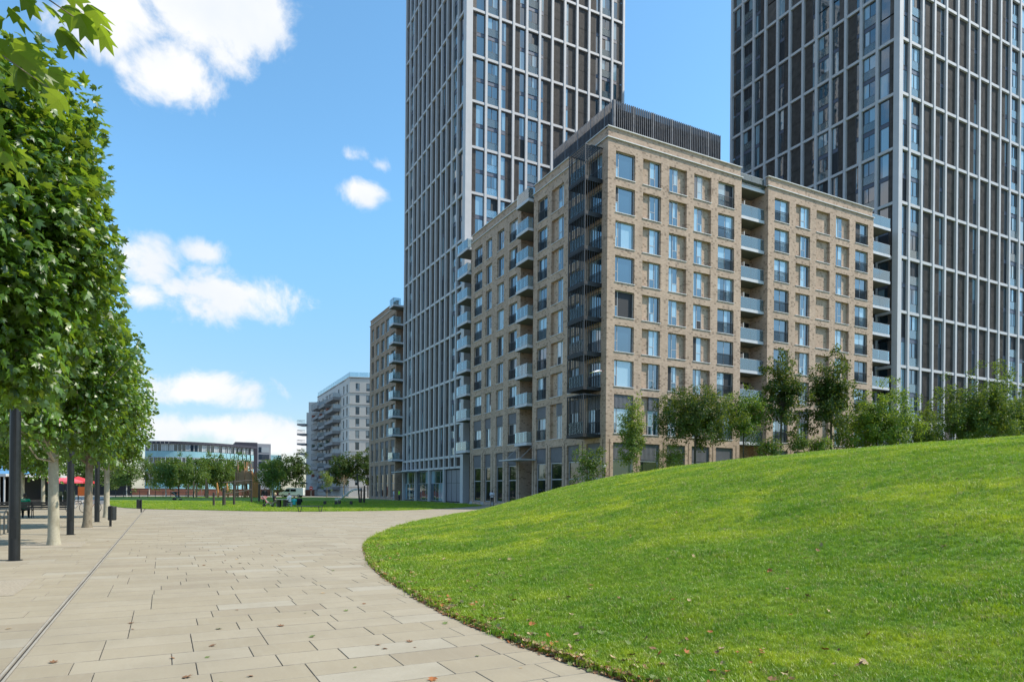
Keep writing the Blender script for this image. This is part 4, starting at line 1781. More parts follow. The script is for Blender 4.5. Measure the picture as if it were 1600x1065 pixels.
for k, (u, w) in enumerate(((50, 3.6), (66, 3.2), (88, 3.0), (108, 3.0))):
    d = 66
    p = cw((u - 800) / 1048.3 * d, d)
    t = thing('planter', ['hedge planter behind the seated man', 'hedge planter left of the near trunk', 'hedge planter behind the near trunk', 'hedge planter right of the near trunk'][k], 'planter', p, -R(YAW), 'cafe hedge planters')
    b = MB()
    b.box(-w * .15, w * .15, -.25, .25, 0, .5)
    b.build('trough', DARK, t)
    b = MB()
    rr = random.Random(k)
    for i in range(260):
        x, y, z = rr.uniform(-w * .16, w * .16), rr.uniform(-.27, .27), rr.uniform(.5, 1.35)
        a = rr.uniform(0, 6)
        s_2 = .09
        b.poly([(x, y, z), (x + s_2 * math.cos(a), y + s_2 * math.sin(a), z + .04), (x + s_2 * math.cos(a + 1.4), y + s_2 * math.sin(a + 1.4), z + s_2)])
    b.box(-w * .15, w * .15, -.22, .22, .502, 1.25)
    b.build('hedge', HEDGE, t)

# ================================================================== TREES
def leaf_template(kind):
    if kind == 'plane':
        rim = [(0, 0), (.22, .02), (.50, .34), (.27, .40), (.44, .78), (.17, .66), (0, 1.02), (-.17, .66), (-.44, .78), (-.27, .40), (-.50, .34), (-.22, .02)]
        c = (0, .38)
    elif kind == 'plane_low':
        rim = [(0, 0), (.46, .34), (.25, .46), (.34, .8), (0, 1.0), (-.34, .8), (-.25, .46), (-.46, .34)]
        c = (0, .4)
    else:
        rim = [(0, 0), (.30, .45), (0, 1.0), (-.30, .45)]
        c = None
    f = lambda x, y: -.35 * abs(x) - .22 * y * y
    if c:
        v = [(c[0], c[1], f(*c) + .02)] + [(x, y, f(x, y)) for x, y in rim]
        n = len(rim)
        t = [(0, 1 + i, 1 + (i + 1) % n) for i in range(n)]
    else:
        v = [(x, y, f(x, y)) for x, y in rim]
        t = [(0, 1, 2), (0, 2, 3)]
    return np.array(v, float), np.array(t, int)


TEMPL = {k: leaf_template(k) for k in ('plane', 'plane_low', 'oval')}


def unit(a):
    return a / (np.linalg.norm(a, axis=1, keepdims=True) + 1e-9)


def leaf_frames(rng, out, flat=.9):
    """(x, y, n) axes for each leaf from its outward direction"""
    n = len(out)
    yd = unit(out * .75 + rng.normal(size=(n, 3)) * .55 + np.array([0, 0, -.35]))
    nn = np.array([0, 0, flat]) + rng.normal(size=(n, 3)) * .5 + out * .45
    x = unit(np.cross(yd, nn))
    nn = np.cross(x, yd)
    return x, yd, nn


def crown_points(rng, c, r, p, nclust, nleaf, spread, shell=3.2, lump=.22):
    """leaf centres and outward directions, gathered in twig clusters"""
    d = unit(rng.normal(size=(nclust, 3)))
    # superellipsoid radius along d
    rad = (np.abs(d[:, 0]) ** p + np.abs(d[:, 1]) ** p + np.abs(d[:, 2]) ** p) ** (-1 / p)
    q = rng.random(nclust) ** (1 / shell)
    bumps = 1 + lump * np.sin(d[:, 0] * 5.1 + c[0]) * np.sin(d[:, 1] * 4.3 + 1.7 + c[1]) + lump * .7 * np.sin(d[:, 2] * 7 + d[:, 0] * 3 + c[1])
    cc = d * (rad * q * bumps)[:, None] * np.array(r) + np.array(c)
    k = nleaf // nclust
    ctr = np.repeat(cc, k, 0) + np.tanh(rng.normal(size=(nclust * k, 3)) * .8) * spread * 1.35
    out = unit((ctr - np.array(c)) / np.array(r) + rng.normal(size=ctr.shape) * .25)
    return cc, ctr, out


def leaves_mesh(name, rng, ctr, out, size, templ, m, flat=.9):
    tv, tt = TEMPL[templ]
    n = len(ctr)
    s = size * rng.uniform(.5, 1.3, n)
    x, y, nn = leaf_frames(rng, out, flat)
    v = ctr[:, None, :] + s[:, None, None] * (tv[None, :, 0, None] * x[:, None] + tv[None, :, 1, None] * y[:, None] + tv[None, :, 2, None] * nn[:, None])
    idx = (np.arange(n)[:, None, None] * len(tv) + tt[None]).reshape(-1)
    tone = np.repeat(rng.random(n), len(tt))
    return np_mesh(name, v.reshape(-1, 3), 3, idx, m, attr=tone)


def bark_mat(name, a, b, c, scale=4.0):
    t = NT(name)
    p = t.pos()
    n1 = t.noise(t.vscale(p, (1, 1, .45)), scale, 5, .6, .6)
    n2 = t.noise(p, 22, 4)
    v = t.node('ShaderNodeTexVoronoi', {'Vector': t.vscale(p, (1, 1, .5)), 'Scale': scale * 1.6}, feature='SMOOTH_F1').outputs['Distance']
    col = t.mix(t.ramp(n1, .38, .62), a, b)
    col = t.mix(t.ramp(v, .25, .5, 0, .7), col, c)
    col = t.mix(t.ramp(n2, .4, .8, 0, .35), col, tuple(q * .5 for q in b))
    t.set(t.p.inputs['Base Color'], col)
    t.set(t.p.inputs['Roughness'], .88)
    t.bump(t.math('ADD', n1, t.math('MULTIPLY', n2, .5)), .6, .02)
    return t.mat


BARK_PLANE = bark_mat('plane bark', (.36, .33, .25), (.27, .24, .17), (.44, .40, .30))
BARK_BROWN = bark_mat('brown bark', (.20, .165, .115), (.14, .11, .075), (.25, .21, .15), 6)
BARK_DARK = bark_mat('dark bark', (.075, .06, .05), (.045, .037, .03), (.10, .085, .07), 7)
BARK_WHITE = bark_mat('birch bark', (.62, .60, .55), (.38, .36, .32), (.70, .68, .64), 5)
LEAF_PLANE = leaf_mat('plane leaf', (.028, .098, .009), (.155, .32, .019), .45, .30)
LEAF_NEAR = leaf_mat('near plane leaf', (.07, .17, .012), (.17, .31, .02), .55, .2)
LEAF_MID = leaf_mat('mid green leaf', (.042, .108, .020), (.108, .205, .036), .38, .12)
LEAF_BRIGHT = leaf_mat('bright leaf', (.065, .155, .024), (.160, .285, .042), .45, .12)
LEAF_DARK = leaf_mat('dark leaf', (.025, .066, .016), (.075, .140, .028), .32, .10)
LEAF_PALE = leaf_mat('pale leaf', (.13, .215, .05), (.25, .33, .085), .42, .10)
LEAF_RED = leaf_mat('reddish leaf', (.16, .045, .028), (.26, .09, .04), .35, .16)
LEAF_FAR = leaf_mat('far leaf', (.065, .135, .030), (.145, .230, .050), .34, .10)


def tree(label, loc, top, trunk_r, cz, r, p, nclust, nleaf, size, lm, bark, templ='oval', group=None, spread=.22, seed=0, fork=None, limbs=16, shell=3.2,
         off=(0, 0), lump=.22, name='tree', bend=.1, low=False, crown_name='crown'):
    """tapered trunk with limbs under a crown of leaf clusters; loc is the base, cz the crown centre above it"""
    rng = np.random.default_rng(seed + 100)
    t = thing(name, label, 'tree', loc, 0, group)
    c = np.array([off[0], off[1], cz])
    cc, ctr, out = crown_points(rng, c, r, p, nclust, nleaf, spread, shell, lump)
    bt = MB()
    fz = fork if fork else max(.6, cz - r[2] * .55)
    bx, by = rng.normal(size=2) * bend
    zs = [-.15, .0, .25, fz * .5, fz, cz, cz + r[2] * .55]
    rs_ = [trunk_r * 1.5, trunk_r * 1.32, trunk_r * 1.08, trunk_r * .95, trunk_r * .86, trunk_r * .5, trunk_r * .14]
    pts = []
    for z in zs:
        k = max(0, z) / zs[-1]
        pts.append((off[0] * k + bx * math.sin(k * 4) * .5, off[1] * k + by * math.sin(k * 3.3) * .5, z))
    bt.tube(pts, rs_, 10 if trunk_r > .07 else 6)
    sel = rng.choice(nclust, min(limbs, nclust), replace=False)
    for i in sel:
        q = cc[i]
        z0 = fz * .92 + (cz + r[2] * .35 - fz) * max(0, min(1, (q[2] - (cz - r[2])) / (2 * r[2]) - .12)) * .9
        k = z0 / zs[-1]
        a = np.array([off[0] * k, off[1] * k, z0])
        mid = (a + q) / 2 + np.array([0, 0, -.10 * np.linalg.norm(q - a)]) + rng.normal(size=3) * .08
        rr0 = trunk_r * .36 * (1.1 - .5 * k)
        bt.tube([tuple(a), tuple(mid), tuple(q)], [rr0, rr0 * .55, rr0 * .14], 5, cap=False)
        for _ in range(2):
            j = rng.integers(nclust)
            q2 = cc[j]
            if np.linalg.norm(q2 - mid) < max(r) * .8:
                bt.tube([tuple(mid), tuple((mid + q2) / 2 + rng.normal(size=3) * .05), tuple(q2)], [rr0 * .4, rr0 * .25, rr0 * .1], 4, cap=False)
    bt.build('trunk', bark, t, smooth=True)
    cr_ = link(crown_name, leaves_mesh(crown_name, rng, ctr, out, size, templ, lm), t)
    return t, rng, c


# --- row of plane trees on the left
GRP = 'plane trees in a row along the path'
CROWN_R = (2.72, 2.72, 2.95)
tree('plane tree nearest left of the path, its crown filling the left edge', (-2.75, 13.5, 0), 8.4, .145, 5.75, (1.84, 1.84, 2.4), 3.0, 400, 27000, .158, LEAF_PLANE, BARK_PLANE, 'plane', GRP, .30, 51, 3.0, 22, 3.2, lump=.14, name='plane_tree')
tree('plane tree with a pale mottled trunk, between the two nearest lamp posts', (-2.75, 23.1, 0), 8.4, .14, 5.3, (2.0, 2.0, 2.3), 3.0, 320, 19000, .165, LEAF_PLANE, BARK_PLANE, 'plane_low', GRP, .28, 2, 2.6, 34, 3.4, lump=.20, name='plane_tree')
tree('plane tree with a brownish trunk left of the nearer litter bin', (-2.75, 32.6, 0), 8.6, .155, 5.5, (1.95, 1.95, 2.4), 2.8, 320, 17000, .172, LEAF_PLANE, BARK_BROWN, 'plane_low', GRP, .28, 3, 2.6, 34, 3.4, lump=.20, name='plane_tree')
tree('plane tree farthest along the row, just behind the nearer litter bin', (-2.75, 43.4, 0), 8.4, .145, 5.4, (2.0, 2.0, 2.35), 2.8, 280, 10500, .185, LEAF_PLANE, BARK_PLANE, 'plane_low', GRP, .28, 4, 2.7, 24, 4.0, lump=.12, name='plane_tree')
# second row
for k, (x, y, lab) in enumerate([(-8.6, 34.0, 'plane tree behind the hoop stand at the left edge'), (-8.0, 53.0, 'plane tree with a thin pale trunk behind the seated man'), (-8.3, 44.5, 'plane tree of the back row above the long bench'), (-8.2, 63.0, 'plane tree of the back row nearest the cafe hedges')]):
    tree(lab, (x, y, 0), 8.2, .135, 5.3, (2.4, 2.4, 2.5), 2.8, 380, 7000, .21, LEAF_PLANE, BARK_PLANE, 'plane_low', 'plane trees of the back row', .28, 10 + k, 2.5, 20, 4.0, lump=.12, name='plane_tree')

# --- the tree overhead: its leaves nearest the viewer are parts of their own
t, rng, c = tree('plane tree overhead, only its lowest sprays of bright leaves showing at top left', (-2.95, 4.1, 0), 9.0, .17, 6.95, (2.5, 2.45, 2.3), 2.8, 200, 3000, .19, LEAF_NEAR, BARK_PLANE, 'plane', GRP, .22, 5, 4.2, 30, 3.4, lump=.10, name='plane_tree')
tv, tt = TEMPL['plane']
leaf_me = np_mesh('leaf', tv, 3, tt.ravel(), LEAF_NEAR)
leaf_meshes = [leaf_me]
lr_ = random.Random(21)
# sprays: twigs with alternating leaves (positions relative to the tree base)
sprays = [((.9, .6, 4.9), (2.78, 1.55, 5.42)), ((.6, 1.1, 5.0), (2.55, 1.75, 5.62)), ((.8, .9, 4.7), (2.2, 1.8, 4.55)), ((.7, 1.4, 5.3), (2.25, 2.3, 4.75)), ((1.2, .9, 5.5), (2.75, 1.5, 5.9)),
          ((.6, 1.6, 5.0), (1.9, 2.5, 4.3)), ((.5, 1.2, 4.8), (1.75, 2.1, 4.2)), ((1.0, 1.2, 5.2), (2.5, 1.9, 5.1)), ((.8, 1.6, 5.6), (2.3, 2.2, 5.6)), ((.4, 1.8, 4.9), (1.5, 2.8, 4.3)),
          ((.3, 1.5, 5.3), (1.6, 2.6, 5.1)), ((.9, 1.0, 5.8), (2.3, 1.9, 6.2))]
tw = MB()
count = 0
for a, b_ in sprays:
    a, b_ = Vector(a), Vector(b_)
    mid = (a + b_) / 2 + Vector((0, 0, .12))
    tw.tube([tuple(a), tuple(mid), tuple(b_)], [.012, .008, .003], 5, cap=False)
    for i in range(24):
        f_ = .25 + .75 * (i + lr_.random()) / 24
        p_ = a * (1 - f_) ** 2 + mid * (2 * f_ * (1 - f_)) + b_ * f_ ** 2
        p_ = p_ + Vector((lr_.gauss(0, .10), lr_.gauss(0, .10), lr_.gauss(0, .08)))
        d_ = (b_ - a).normalized() * .6 + Vector((lr_.gauss(0, .5), lr_.gauss(0, .5), lr_.gauss(-.4, .35)))
        n_ = Vector((lr_.gauss(0, .45), lr_.gauss(0, .45), 1))
        x_ = d_.cross(n_).normalized()
        y_ = d_.normalized()
        z_ = x_.cross(y_)
        o = link('leaf', leaf_me, t)
        M = Matrix((x_, y_, z_)).transposed()
        o.matrix_local = Matrix.Translation(p_) @ M.to_4x4() @ Matrix.Scale(lr_.uniform(.13, .23), 4)
        count += 1
tw.build('twigs', BARK_BROWN, t)

# --- trees along the back of the mound (x, y, crown centre z, half width, half height)
def mtree(label, x, y, zc, hw, hh, **k):
    zb = float(mz(x, y)[0]) if mdist(np.array([[x, y]]))[0] > 0 else 0.0
    return tree(label, (x, y, zb - .03), 0, k.pop('tr', .09), zc - zb, (hw, hw, hh), k.pop('p', 2.2), int(k.pop('nc', 170) * 1.4), int(k.pop('nl', 4200) * 3.0), k.pop('size', .13) * 1.35, k.pop('lm', LEAF_MID), k.pop('bark', BARK_DARK), group='young trees along the back of the mound', **k)


mtree('slender columnar tree with pale leaves near the brick corner', 32.4, 42.0, 6.3, 1.15, 3.1, nc=190, nl=3000, size=.11, lm=LEAF_PALE, bark=BARK_PLANE, seed=31, spread=.16, limbs=24, p=1.7, tr=.07, name='young_tree', shell=1.8)
mtree('round dark-green tree with a short bare trunk in front of the brick wall', 38.4, 41.5, 7.95, 3.0, 2.2, nc=300, nl=8000, size=.12, lm=LEAF_DARK, seed=32, spread=.24, limbs=34, tr=.11, name='young_tree', shell=2.2)
mtree('light green tree just right of the round dark-green one', 44.8, 42.5, 8.5, 1.9, 2.1, nc=150, nl=3200, size=.13, lm=LEAF_BRIGHT, seed=33, spread=.25, limbs=22, tr=.07, name='young_tree', shell=2.0)
mtree('tall thin-leaved tree in front of the brick balconies', 48.4, 41.5, 10.6, 1.75, 3.2, nc=150, nl=3000, size=.16, lm=LEAF_DARK, seed=34, spread=.22, limbs=34, tr=.09, name='young_tree', shell=2.2, lump=.3)
mtree('tall dark tree with a few red leaves, right of the thin-leaved one', 54.7, 41.5, 10.8, 2.1, 3.4, nc=190, nl=4800, size=.16, lm=LEAF_DARK, seed=35, spread=.26, limbs=30, tr=.10, name='young_tree', shell=2.0, lump=.3)
mtree('broad bright green bushy tree left of the right-hand tower corner', 60.8, 41.0, 8.4, 3.5, 2.9, nc=280, nl=8200, size=.15, lm=LEAF_BRIGHT, seed=36, spread=.28, limbs=30, tr=.09, name='young_tree', shell=2.2, lump=.38)
mtree('small grey-green tree between the two bushy trees', 69.8, 42.0, 8.1, 1.8, 1.9, nc=110, nl=2200, size=.13, lm=LEAF_MID, seed=37, spread=.22, limbs=18, tr=.06, name='young_tree', shell=2)
mtree('broad bushy tree in front of the right-hand tower', 77.2, 40.5, 10.2, 4.5, 3.9, nc=340, nl=10500, size=.17, lm=LEAF_MID, seed=38, spread=.32, limbs=34, tr=.11, name='young_tree', shell=2.2, lump=.38)
mtree('bushy tree cut by the right edge', 86.8, 41.0, 10.0, 2.8, 3.0, nc=240, nl=6500, size=.17, lm=LEAF_MID, seed=39, spread=.3, limbs=20, tr=.09, name='young_tree', shell=3)
mtree('sparse sapling against the left brick face, by the corner', 31.0, 45.6, 3.9, 1.4, 2.0, nc=80, nl=900, size=.13, lm=LEAF_MID, bark=BARK_BROWN, seed=40, spread=.18, limbs=22, tr=.05, name='young_tree', shell=1.6)
mtree('little pale sapling between the columnar and round trees', 37.3, 43.2, 4.7, 1.2, 1.5, nc=70, nl=900, size=.11, lm=LEAF_PALE, bark=BARK_BROWN, seed=41, spread=.16, limbs=18, tr=.045, name='young_tree', shell=1.6)
mtree('low rounded shrub at the foot of the tall thin-leaved tree', 49.4, 40.6, 6.2, .8, .7, nc=60, nl=700, size=.12, lm=LEAF_MID, seed=42, spread=.2, limbs=14, tr=.05, name='shrub', shell=2)
mtree('low green shrub between the light green and thin-leaved trees', 45.9, 40.5, 5.6, 1.0, .8, nc=60, nl=800, size=.12, lm=LEAF_MID, seed=43, spread=.2, limbs=14, tr=.05, name='shrub', shell=2)
mtree('low bright shrub under the tall dark tree', 52.0, 40.4, 6.0, .9, .7, nc=60, nl=700, size=.12, lm=LEAF_BRIGHT, seed=44, spread=.2, limbs=14, tr=.05, name='shrub', shell=2)

# --- birches and other trees beyond the lawn
far = [(-9.6, 158, 7.6, 'birch', 'birch at the left end of the far row, beside the railing'), (-6.0, 146, 7.4, 'birch', 'second birch of the far row from the left'), (-2.5, 160, 8.6, 'birch', 'birch behind the gap left of the empty pushchair'),
       (.6, 141, 7.2, 'birch', 'leaning birch just left of the empty pushchair'), (2.9, 151, 8.3, 'oak', 'dark green tree right behind the empty pushchair'), (5.4, 143, 7.0, 'birch', 'birch just right of the empty pushchair'),
       (8.0, 156, 8.6, 'oak', 'dark green tree in the middle of the far row'), (10.9, 161, 8.7, 'oak', 'dark tree left of the timber play tower'), (11.6, 154, 7.4, 'birch', 'birch directly left of the timber play tower'),
       (15.0, 166, 9.0, 'oak', 'tall tree standing behind the timber play tower'), (19.4, 143, 8.0, 'birch', 'birch right of the timber play tower'), (18.6, 134.7, 7.4, 'birch', 'pale-trunked birch left of the parked van'),
       (28.6, 168, 10.4, 'dark', 'dark tree behind the parked van'), (25.4, 175, 9.0, 'dark', 'dark tree left behind the parked van'),
       (35.6, 149, 10.0, 'dark', 'dense tree behind the slide, left of the far brick block'), (40.2, 146, 10.8, 'dark', 'dense dark tree touching the far brick block'),
       (-15, 168, 9.5, 'oak', 'dark tree behind the left end of the far row'), (-20, 150, 9.0, 'oak', 'dark tree above the black hoarding'), (-26, 160, 9.5, 'oak', 'dark tree at the far left behind the cafe')]
for k, (x, y, h, kd, lab) in enumerate(far):
    r_ = random.Random(k)
    rx = {'birch': 2.3, 'oak': 3.4, 'dark': 3.2}[kd] * r_.uniform(.9, 1.15)
    tree(lab, (x, y, 0), h, {'birch': .09, 'oak': .14, 'dark': .14}[kd], h * .62, (rx, rx, h * .38), 2.2, {'birch': 120, 'oak': 150, 'dark': 150}[kd], {'birch': 3400, 'oak': 5200, 'dark': 5600}[kd],
         {'birch': .34, 'oak': .42, 'dark': .42}[kd], {'birch': LEAF_FAR, 'oak': LEAF_MID, 'dark': LEAF_DARK}[kd], {'birch': BARK_WHITE, 'oak': BARK_DARK, 'dark': BARK_DARK}[kd], group='trees beyond the lawn',
         spread=.38, seed=60 + k, limbs=12, name='birch_tree' if kd == 'birch' else 'broadleaf_tree', shell=2.4)
tree('young bright green tree left of the bare one, behind the slide', (30.5, 142.5, 0), 5.7, .07, 3.7, (1.35, 1.35, 2.0), 2, 70, 1100, .24, LEAF_PALE, BARK_BROWN, group='trees beyond the lawn', spread=.25, seed=90, limbs=14, name='young_tree', shell=2)
tree('nearly bare young tree behind the top of the slide', (33.2, 139.0, 0), 5.5, .07, 3.7, (1.5, 1.5, 1.9), 2, 70, 260, .16, LEAF_RED, BARK_PLANE, group='trees beyond the lawn', spread=.2, seed=91, limbs=46, name='young_tree', shell=1.6)

# ================================================================== PEOPLE
def skin_mat(name, c):
    return mat(name, c, .55, var=.08, scale=8)


SKIN_D = skin_mat('dark skin', (.10, .055, .035))
SKIN_L = skin_mat('light skin', (.52, .33, .24))


def capsules(segs, balls, voxel, mtl, name):
    """one continuous surface grown from tapered segments and ellipsoids"""
    b = MB()
    for p, q, r0, r1 in segs:
        p, q = Vector(p), Vector(q)
        b.tube([p, p.lerp(q, .5), q], [r0, (r0 + r1) / 2, r1], 10)
        b.sphere(p, r0, 10)
        b.sphere(q, r1, 10)
    for c, r in balls:
        b.sphere(c, r, 14)
    o = b.build('tmp', mtl)
    md = o.modifiers.new('r', 'REMESH')
    md.mode = 'VOXEL'
    md.voxel_size = voxel
    sm = o.modifiers.new('s', 'SMOOTH')
    sm.factor = .5
    sm.iterations = 2
    dc = o.modifiers.new('d', 'DECIMATE')
    dc.ratio = .35
    dg = bpy.context.evaluated_depsgraph_get()
    me = bpy.data.meshes.new_from_object(o.evaluated_get(dg))
    bpy.data.objects.remove(o, do_unlink=True)
    me.name = name
    me.materials.clear()
    me.materials.append(mtl)
    me.polygons.foreach_set('use_smooth', [True] * len(me.polygons))
    return me


STAND = dict(pel=(0, 0, .95), che=(0, .01, 1.36), neck=(0, 0, 1.50), head=(0, .02, 1.64), shl=(-.19, 0, 1.42), shr=(.19, 0, 1.42), ell=(-.25, -.02, 1.13), elr=(.25, -.02, 1.13), wrl=(-.25, .07, .88),
             wrr=(.25, .07, .88), hil=(-.10, 0, .92), hir=(.10, 0, .92), knl=(-.11, .03, .50), knr=(.11, .02, .50), anl=(-.12, -.02, .08), anr=(.12, -.02, .08))
PHONE = dict(STAND, wrl=(-.06, .27, 1.16), wrr=(.07, .27, 1.17), ell=(-.24, .05, 1.11), elr=(.24, .05, 1.11), head=(0, .06, 1.62), anl=(-.15, -.02, .08), anr=(.15, .03, .08))
SIT = dict(pel=(0, 0, .50), che=(0, -.03, .92), neck=(0, 0, 1.05), head=(0, .05, 1.19), shl=(-.19, -.02, .98), shr=(.19, -.02, .98), ell=(-.26, .05, .72), elr=(.26, .05, .72), wrl=(-.17, .28, .62), wrr=(.17, .28, .62),
           hil=(-.10, .02, .48), hir=(.10, .02, .48), knl=(-.13, .44, .50), knr=(.13, .44, .50), anl=(-.13, .42, .08), anr=(.13, .46, .08))
BENCH = dict(SIT, ell=(-.45, -.06, .93), wrl=(-.70, -.10, .86), che=(0, -.06, .90), shl=(-.2, -.06, .98), shr=(.2, -.06, .96), head=(.02, .02, 1.19))
LAWNSIT = dict(pel=(0, 0, .12), che=(0, -.10, .52), neck=(0, -.08, .66), head=(0, -.02, .80), shl=(-.18, -.1, .58), shr=(.18, -.1, .58), ell=(-.26, .02, .36), elr=(.26, .02, .36), wrl=(-.12, .28, .36), wrr=(.12, .28, .36),
               hil=(-.1, .02, .12), hir=(.1, .02, .12), knl=(-.16, .40, .42), knr=(.16, .40, .42), anl=(-.12, .66, .07), anr=(.12, .66, .07))


def person(label, loc, rz, pose, skin, shirt, trousers, hair, sleeve=.55, legs=1.0, scale=1.0, long_hair=False, shoes=None):
    J = {k: Vector(v) for k, v in pose.items()}
    t = thing('person', label, 'person', loc, rz)
    t.scale = (scale,) * 3
    hd = J['head']
    segs = [(J['pel'], J['che'], .125, .13), (J['che'], J['neck'], .11, .055), (J['neck'], hd, .052, .05)]
    balls = [(hd, (.075, .095, .115)), (hd + Vector((0, .095, -.015)), (.014, .022, .02)), (hd + Vector((-.078, 0, -.01)), (.014, .025, .032)), (hd + Vector((.078, 0, -.01)), (.014, .025, .032)),
             (hd + Vector((0, .07, -.085)), (.04, .035, .03)), (J['pel'], (.165, .12, .12)), (J['che'], (.165, .11, .14))]
    for s, e, w in (('shl', 'ell', 'wrl'), ('shr', 'elr', 'wrr')):
        segs += [(J['che'].lerp(J[s], .5), J[s], .07, .062), (J[s], J[e], .055, .042), (J[e], J[w], .041, .029)]
        d = (J[w] - J[e]).normalized()
        side = d.cross(Vector((0, 0, 1)))
        side = side.normalized() if side.length > .05 else Vector((1, 0, 0))
        palm = J[w] + d * .05
        balls.append((palm, (.036, .036, .036)))
        for i, (o_, l_) in enumerate(((-.03, .075), (-.01, .09), (.011, .085), (.03, .07))):
            a = palm + side * o_ + d * .02
            k = a + d * l_ * .55
            segs += [(a, k, .0095, .009), (k, k + d * l_ * .35 + Vector((0, 0, -.02)), .009, .0075)]
        th = palm + side * .035 * (1 if s == 'shl' else -1)
        segs.append((th, th + d * .045 + side * .03 * (1 if s == 'shl' else -1), .011, .009))
    for h, k, a in (('hil', 'knl', 'anl'), ('hir', 'knr', 'anr')):
        segs += [(J[h], J[k], .085, .055), (J[k], J[a], .055, .038), (J[a] + Vector((0, -.04, -.035)), J[a] + Vector((0, .16, -.045)), .04, .032)]
    link('body', capsules(segs, balls, .0135, skin, 'body'), t)
    # shirt
    sg = [(J['pel'] + Vector((0, 0, .02)), J['che'], .145, .15), (J['che'], J['neck'] + Vector((0, 0, -.05)), .125, .08)]
    bl = [(J['pel'] + Vector((0, 0, .04)), (.185, .14, .11)), (J['che'], (.185, .13, .15))]
    for s, e, w in (('shl', 'ell', 'wrl'), ('shr', 'elr', 'wrr')):
        sg.append((J['che'].lerp(J[s], .5), J[s], .085, .078))
        sg.append((J[s], J[s].lerp(J[e], min(1, sleeve * 1.3)), .075, .066))
        if sleeve > .8:
            sg.append((J[e], J[e].lerp(J[w], .95), .058, .042))
    link('shirt', capsules(sg, bl, .016, shirt, 'shirt'), t)
    sg, bl = [], [(J['pel'] + Vector((0, 0, -.02)), (.178, .135, .11))]
    for h, k, a in (('hil', 'knl', 'anl'), ('hir', 'knr', 'anr')):
        sg.append((J[h], J[h].lerp(J[k], min(1, legs * 2)), .102, .074 if legs >= .5 else .09))
        if legs > .5:
            sg.append((J[k], J[k].lerp(J[a], .93), .072, .056))
    link('trousers', capsules(sg, bl, .016, trousers, 'trousers'), t)
    sg, bl = [], [(hd + Vector((0, -.02, .035)), (.086, .098, .095))]
    if long_hair:
        bl += [(hd + Vector((0, -.06, -.04)), (.085, .06, .13)), (hd + Vector((0, -.07, -.14)), (.07, .04, .1))]
    link('hair', capsules(sg, bl, .014, hair, 'hair'), t)
    if shoes:
        sg = []
        for a in ('anl', 'anr'):
            sg.append((J[a] + Vector((0, -.045, -.035)), J[a] + Vector((0, .17, -.042)), .047, .038))
        link('shoes', capsules(sg, [], .013, shoes, 'shoes'), t)
    return t


C_GREEN = mat('green shirt', (.010, .30, .14), .8, var=.08)
C_WHITE = mat('white shirt', (.70, .70, .76), .85, var=.05)
C_BLACK = mat('black cloth', (.015, .015, .018), .8, var=.1)
C_NAVY = mat('navy cloth', (.02, .025, .05), .8, var=.1)
C_HIVIS = mat('hi-vis vest', (.38, .85, .03), .6, var=.05)
C_CYAN = mat('turquoise top', (.06, .50, .52), .8, var=.05)
C_PINK = mat('pink cloth', (.60, .22, .22), .8, var=.1)
C_KHAKI = mat('khaki cloth', (.30, .25, .18), .85, var=.1)
H_BLACK = mat('black hair', (.010, .009, .009), .5, var=.1)
H_BLOND = mat('blond hair', (.52, .40, .22), .6, var=.15)
H_BROWN = mat('brown hair', (.07, .04, .025), .6, var=.15)

GREENMAN = person('man in a green T-shirt seated on the long bench, back turned, one arm along it', (-6.62, 44.32, 0), 0, BENCH, SKIN_D, C_GREEN, C_BLACK, H_BLACK, .6, shoes=C_BLACK)
# pale print across the back of the shirt
b = MB()
for k, (w, z) in enumerate(((.15, 1.0), (.20, .955))):
    for i in range(7):
        x = -w / 2 + w * i / 7
        b.box(x, x + w / 9, -.222 + k * .004, -.214 + k * .004, z, z + .022)
b.build('shirt_print', mat('pale print', (.5, .62, .55), .8, var=0), GREENMAN)
person('man in a white T-shirt and dark shorts standing by the brick wall', (32.6, 67.4, 0), R(175), PHONE, SKIN_D, C_WHITE, C_BLACK, H_BLACK, .6, .5, shoes=C_BLACK)
person('person in a bright green vest standing by the tower entrance', (34.9, 107.6, .0), R(100), STAND, SKIN_L, C_HIVIS, C_NAVY, H_BROWN, .3, shoes=C_BLACK)
person('person in pale clothes standing beside the green vest', (34.6, 109.6, .0), R(60), STAND, SKIN_L, C_WHITE, mat('pale grey cloth', (.5, .5, .55), .8), H_BROWN, .9, shoes=C_WHITE)


def cwz(u, d, z=.035):
    p = cw((u - 800) / 1048.3 * d, d)
    return (p.x, p.y, z)


person('person in black standing behind the pushchair on the lawn', cwz(413.5, 76), -R(YAW) + R(200), STAND, SKIN_D, C_BLACK, C_BLACK, H_BLACK, 1.0, shoes=C_BLACK)
person('fair-haired person in a black top seated at the lawn table', cwz(429.5, 60.6), -R(YAW) - R(75), SIT, SKIN_L, C_BLACK, C_KHAKI, H_BLOND, .5, long_hair=True, shoes=C_WHITE)
person('person in a white top seated across the lawn table', cwz(452.5, 60.9), -R(YAW) + R(80), SIT, SKIN_L, C_WHITE, C_BLACK, H_BROWN, .9, shoes=C_BLACK)
person('person in a turquoise top sitting on the grass behind the table', cwz(459.5, 67), -R(YAW) + R(40), LAWNSIT, SKIN_L, C_CYAN, C_NAVY, H_BROWN, .5, shoes=C_WHITE)
person('person in dark clothes sitting on the grass beside the turquoise top', cwz(467.5, 68), -R(YAW) + R(20), LAWNSIT, SKIN_L, C_BLACK, C_NAVY, H_BLACK, .9, shoes=C_BLACK, scale=1.1)

